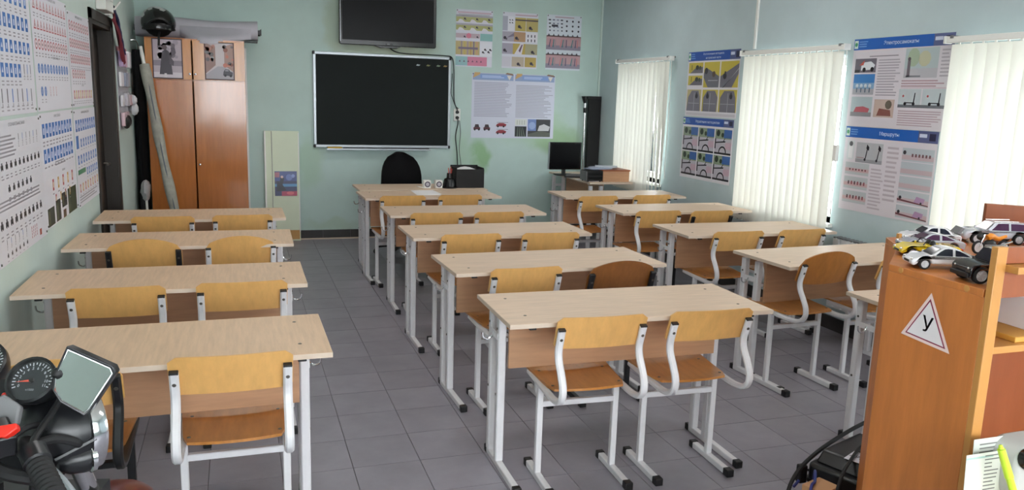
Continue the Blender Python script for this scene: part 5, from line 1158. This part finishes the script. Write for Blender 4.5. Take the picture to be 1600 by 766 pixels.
# headlight
hc = lp((-.335, 1.635, .985)); M = oriented(hc, (.86, .50, -.04))
hl = MB().lathe([(0, -.085), (.035, -.08), (.062, -.06), (.078, -.03), (.083, 0), (.083, .03)], 32, M=M).build('headlight', moto_m, t)
MB().lathe([(.0835, .018), (.089, .02), (.091, .034), (.088, .046), (.080, .05)], 32, M=M).build('chrome_rim', chrome_m, hl)
MB().lathe([(0, .062), (.05, .056), (.080, .046)], 32, M=M).build('lens', clear_mat('lamp_lens', .12, (.92, .94, .96)), hl); MB().lathe([(0, -.01), (.05, .005), (.079, .044)], 24, M=M).build('reflector', chrome_m, hl)
MB().lathe([(0, .004), (.008, .004), (.010, 0)], 12, M=oriented(lp((-.318, 1.572, 1.0)), (.3, -.95, .1))).build('side_bolt', chrome_m, hl)
for s in (-1, 1): MB().tube([hc+Rr*s*.088+Z*.0, lp(G+Rr*s*.10+Z*.96+H*.0)], .006, 8).build('headlight_bracket', moto_m, t)
# indicators
for s, c in ((1, (-.305, 1.588, .944)), (-1, (-.50, 1.83, .95))):
    M = oriented(lp(c), (.88, .45, 0)); ib = MB().lathe([(0, -.042), (.016, -.038), (.026, -.018), (.030, .005), (.030, .018)], 20, M=M).build('indicator', moto_m, t)
    MB().lathe([(.030, .014), (.0335, .016), (.0335, .024), (.028, .026)], 20, M=M).build('chrome_ring', chrome_m, ib); MB().lathe([(0, .034), (.018, .031), (.029, .024)], 20, M=M).build('lens', mat('amber_lens_%s' % ('a' if s > 0 else 'b'), 'c47a1e', .15), ib)
    MB().tube([lp(c), lp(G+H*.03+Rr*s*.06+Z*.95)], .011, 8).build('stalk', rubber_m, ib)
# handlebar, grip, switch pod, levers
bar = [G+H*.0+Z*.985-Rr*.06, G+Z*.985+Rr*.06, Vector((-.372, 1.50, 1.02)), Vector((-.335, 1.43, 1.008)), Vector((-.285, 1.33, .968))]
MB().tube([lp(p) for p in spline(bar, 6)], .011, 10).build('handlebar', cap_m, t)
bar2 = [G+Z*.985-Rr*.06, Vector((-.50, 1.74, 1.01)), Vector((-.60, 1.80, 1.0)), Vector((-.72, 1.80, .97))]
MB().tube([lp(p) for p in spline(bar2, 6)], .011, 10).tube([lp((-.63, 1.803, .993)), lp((-.745, 1.80, .963))], .018, 12).build('handlebar', rubber_m, t)
g0, g1 = Vector((-.335, 1.432, 1.008)), Vector((-.283, 1.325, .965)); gd = g1-g0
gp = []; gr = []
for k in range(25): gp.append(lp(g0+gd*k/24)); gr.append(.0205 if k % 2 else .0185)
MB().tube(gp, gr, 14).build('grip', rubber_m, t)
MB().tube([lp(g0-gd*.30), lp(g0-gd*.28), lp(g0-gd*.02), lp(g0)], [.016, .0225, .0225, .018], 14).build('throttle_housing', moto_m, t)
M = oriented(lp((-.400, 1.470, 1.046)), gd)
sp_ = MB().prism(rrect(-.022, -.022, .022, .022, .008), -.028, .03, 'z', M=M).build('switch_pod', moto_m, t, .004)
MB().prism([(-.026, -.009), (.010, -.011), (.026, .004), (.022, .013), (-.01, .008), (-.026, .010)], -.006, .010, 'z', M=oriented(lp((-.388, 1.450, 1.063)), (-.15, -.75, .6))).build('kill_switch', redplastic_m, sp_, .002)
MB().prism([(-.03, -.02), (.028, -.024), (.03, .008), (.0, .03), (-.026, .012)], -.01, .01, 'z', M=oriented(lp((-.404, 1.522, 1.072)), (-.1, -.8, .5))).build('reservoir', greyplastic_m, t, .004)
MB().tube([lp(p) for p in spline([(-.355, 1.49, 1.0), (-.318, 1.47, .972), (-.275, 1.41, .945), (-.235, 1.335, .92)], 6)], .0055, 8).build('brake_lever', steel_m, t)
MB().tube([lp(p) for p in spline([(-.36, 1.50, 1.015), (-.33, 1.53, 1.01), (-.30, 1.56, .985), (-.31, 1.60, .95), (-.36, 1.64, .88)], 6)], .008, 8).build('brake_hose', rubber_m, t)
MB().tube([lp(p) for p in spline([(-.40, 1.46, 1.03), (-.37, 1.52, 1.04), (-.35, 1.56, 1.02), (-.38, 1.61, .96), (-.40, 1.64, .85)], 6)], .006, 8).build('throttle_cable', rubber_m, t)
MB().tube([lp(p) for p in spline([(-.44, 1.50, 1.01), (-.40, 1.47, .985), (-.35, 1.47, .965), (-.33, 1.53, .93), (-.37, 1.6, .86)], 6)], .012, 8).build('wiring_loom', rubber_m, t)
# mirror: hexagonal head facing the rider
mc = Vector((-.286, 1.55, 1.108)); fwd = (Vector((0.02, 0, 1.62))-mc).normalized(); nm = (fwd+Vector((-.09, 0, -.24))).normalized()
u = Vector((.946, -.324, 0)); u = (u-nm*u.dot(nm)).normalized(); v = nm.cross(u)
MM = Matrix((u, v, nm)).transposed().to_4x4(); MM.translation = lp(mc)
hexo = [(-.018, .058), (.048, .020), (.052, .010), (.012, -.052), (.004, -.058), (-.030, -.032), (-.040, -.012), (-.038, .012)]
hp = [(p[0]*.98, p[1]) for p in hexo]
cx_, cy_ = sum(p[0] for p in hp)/len(hp), sum(p[1] for p in hp)/len(hp)
def sc(k, dx=0, dy=0): return [(cx_+(p[0]-cx_)*k+dx, cy_+(p[1]-cy_)*k+dy) for p in hp]
mb = MB(); r0, r1, r2, r3 = sc(1.0), sc(1.14), sc(1.12, .008, .0), sc(.5, .012, .004); n_ = len(hp)
vs = [(p[0], p[1], .002) for p in r0]+[(p[0], p[1], .003) for p in r1]+[(p[0], p[1], -.014) for p in r2]+[(p[0], p[1], -.034) for p in r3]
fs = [(q*n_+i, q*n_+(i+1) % n_, (q+1)*n_+(i+1) % n_, (q+1)*n_+i) for q in range(3) for i in range(n_)] + [list(range(3*n_, 4*n_))]
mb.add(vs, fs, 0, False, MM); mr = mb.build('mirror_head', moto_m, t, .003)
mb = MB(); mb.prism(hp, -.001, .0015, 'z', M=MM); mb.build('mirror_glass', mirror_m, mr)
MB().tube([MM @ Vector((p[0], p[1], .003)) for p in sc(1.02)], .0010, 6, closed=True, smooth=False).build('mirror_rim', chrome_m, mr)
MB().ball(MM @ Vector((-.036, .016, -.004)), .011, 12).build('swivel', cap_m, mr)
MB().tube([lp(p) for p in spline([tuple(mc-nm*.03+u*-.02), (-.33, 1.565, 1.06), (-.352, 1.50, 1.03), (-.356, 1.475, 1.02)], 6)], .006, 8).build('mirror_stem', cap_m, mr)
# fork, wheel, fender
Hw = Vector((.22, .975, 0)).normalized(); Rw = Vector((.975, -.22, 0)).normalized()
ax = Vector((-.350, 2.01, .30)); top = Vector((-.41, 1.62, .98))
for s in (-1, 1):
    MB().tube([lp(top+Rw*s*.09), lp(top.lerp(ax, .5)+Rw*s*.09)], .018, 12).build('fork_tube', chrome_m, t); MB().tube([lp(top.lerp(ax, .5)+Rw*s*.09), lp(ax+Rw*s*.09)], .025, 12).build('fork_leg', moto_m, t)
for q in (.06, .24): MB().tube([lp(top.lerp(ax, q)-Rw*.115), lp(top.lerp(ax, q)+Rw*.115)], .026, 8, sec=RECT(1.3, .6), smooth=False, up=(0, 0, 1)).build('fork_clamp', moto_m, t)
WM = Matrix((Hw, Z, Rw)).transposed().to_4x4(); WM.translation = lp(ax)
def wheel(M, r, wd):
    w_ = MB().tube([(r*math.cos(2*PI*i/40), r*math.sin(2*PI*i/40), 0) for i in range(40)], wd, 12, closed=True, M=M).build('wheel', rubber_m, t)
    MB().tube([((r-wd*.9)*math.cos(2*PI*i/40), (r-wd*.9)*math.sin(2*PI*i/40), 0) for i in range(40)], .022, 8, closed=True, M=M).build('rim', moto_m, w_)
    mb = MB(); mb.tube([(0, 0, -.05), (0, 0, .05)], .04, 14, M=M)
    for k in range(6): mb.tube([(0, 0, 0), ((r-wd)*math.cos(k*PI/3), (r-wd)*math.sin(k*PI/3), 0)], .016, 8, M=M)
    mb.build('spokes', moto_m, w_); MB().lathe([(.06, -.004), (.13, -.004), (.13, .004), (.06, .004)], 28, M=M @ Matrix.Translation((0, 0, .062))).build('brake_disc', steel_m, w_)
wheel(WM, .245, .052)
rows = []
for i in range(25):
    a = math.radians(20+135*i/24); k = 1-.25*abs((i-12)/12)**6; row = []
    for j in range(11):
        e = (j-5)/5; rr = .352-.055*e*e*abs(e); row.append(WM @ Vector((rr*math.cos(a), rr*math.sin(a), .075*e*k)))
    rows.append(row)
fd = MB().grid(rows).build('front_fender', maroon_m, t); fd.modifiers.new('wall', 'SOLIDIFY').thickness = .004
# tank, seat, frame, engine, rear wheel
Hb = Vector((.30, .954, 0)).normalized(); Rb = Vector((.954, -.30, 0)).normalized(); hd = Vector((-.44, 1.55, 0))
BM = Matrix((Hb, -Rb, Z)).transposed().to_4x4(); BM.translation = lp(hd)
MB().ball((-.25, 0, .83), (.27, .135, .125), 28, M=BM).build('fuel_tank', maroon_m, t)
MB().lathe([(0, .012), (.03, .012), (.034, 0)], 20, M=BM @ Matrix.Translation((-.2, 0, .952))).build('tank_cap', chrome_m, t)
MB().prism([(-.45, .76), (-.6, .74), (-.95, .78), (-1.1, .84), (-1.12, .87), (-.95, .85), (-.6, .82), (-.48, .84)], -.12, .12, 'y', M=BM).build('seat', rubber_m, t, .02)
MB().ball((-.3, 0, .42), (.20, .14, .17), 16, M=BM).tube([(-.25, 0, .45), (-.16, 0, .70)], .085, 14, M=BM).build('engine', greyplastic_m, t)
MB().tube([BM @ Vector(p) for p in ((0, 0, .93), (-.02, 0, .75), (-.12, 0, .35), (-.45, 0, .3), (-.5, 0, .72), (-.05, 0, .85))], .02, 8).tube([BM @ Vector(p) for p in ((-.5, .06, .7), (-1.0, .06, .75))], .014, 8).build('frame', cap_m, t)
RWM = Matrix((Hb, Z, Rb)).transposed().to_4x4(); RWM.translation = BM @ Vector((-.93, 0, .30)); wheel(RWM, .245, .052)
for s in (-1, 1): MB().tube([BM @ Vector(p) for p in ((-.45, s*.09, .32), (-.93, s*.09, .30))], .018, 8).build('swing_arm', cap_m, t)
MB().tube([BM @ Vector(p) for p in spline([(-.12, -.12, .4), (-.1, -.14, .25), (-.4, -.16, .2), (-1.0, -.17, .34)], 5)], .03, 12).build('exhaust', chrome_m, t)
MB().tube([BM @ Vector(p) for p in ((-.4, .08, .25), (-.42, .25, .012))], .012, 8).build('side_stand', cap_m, t)
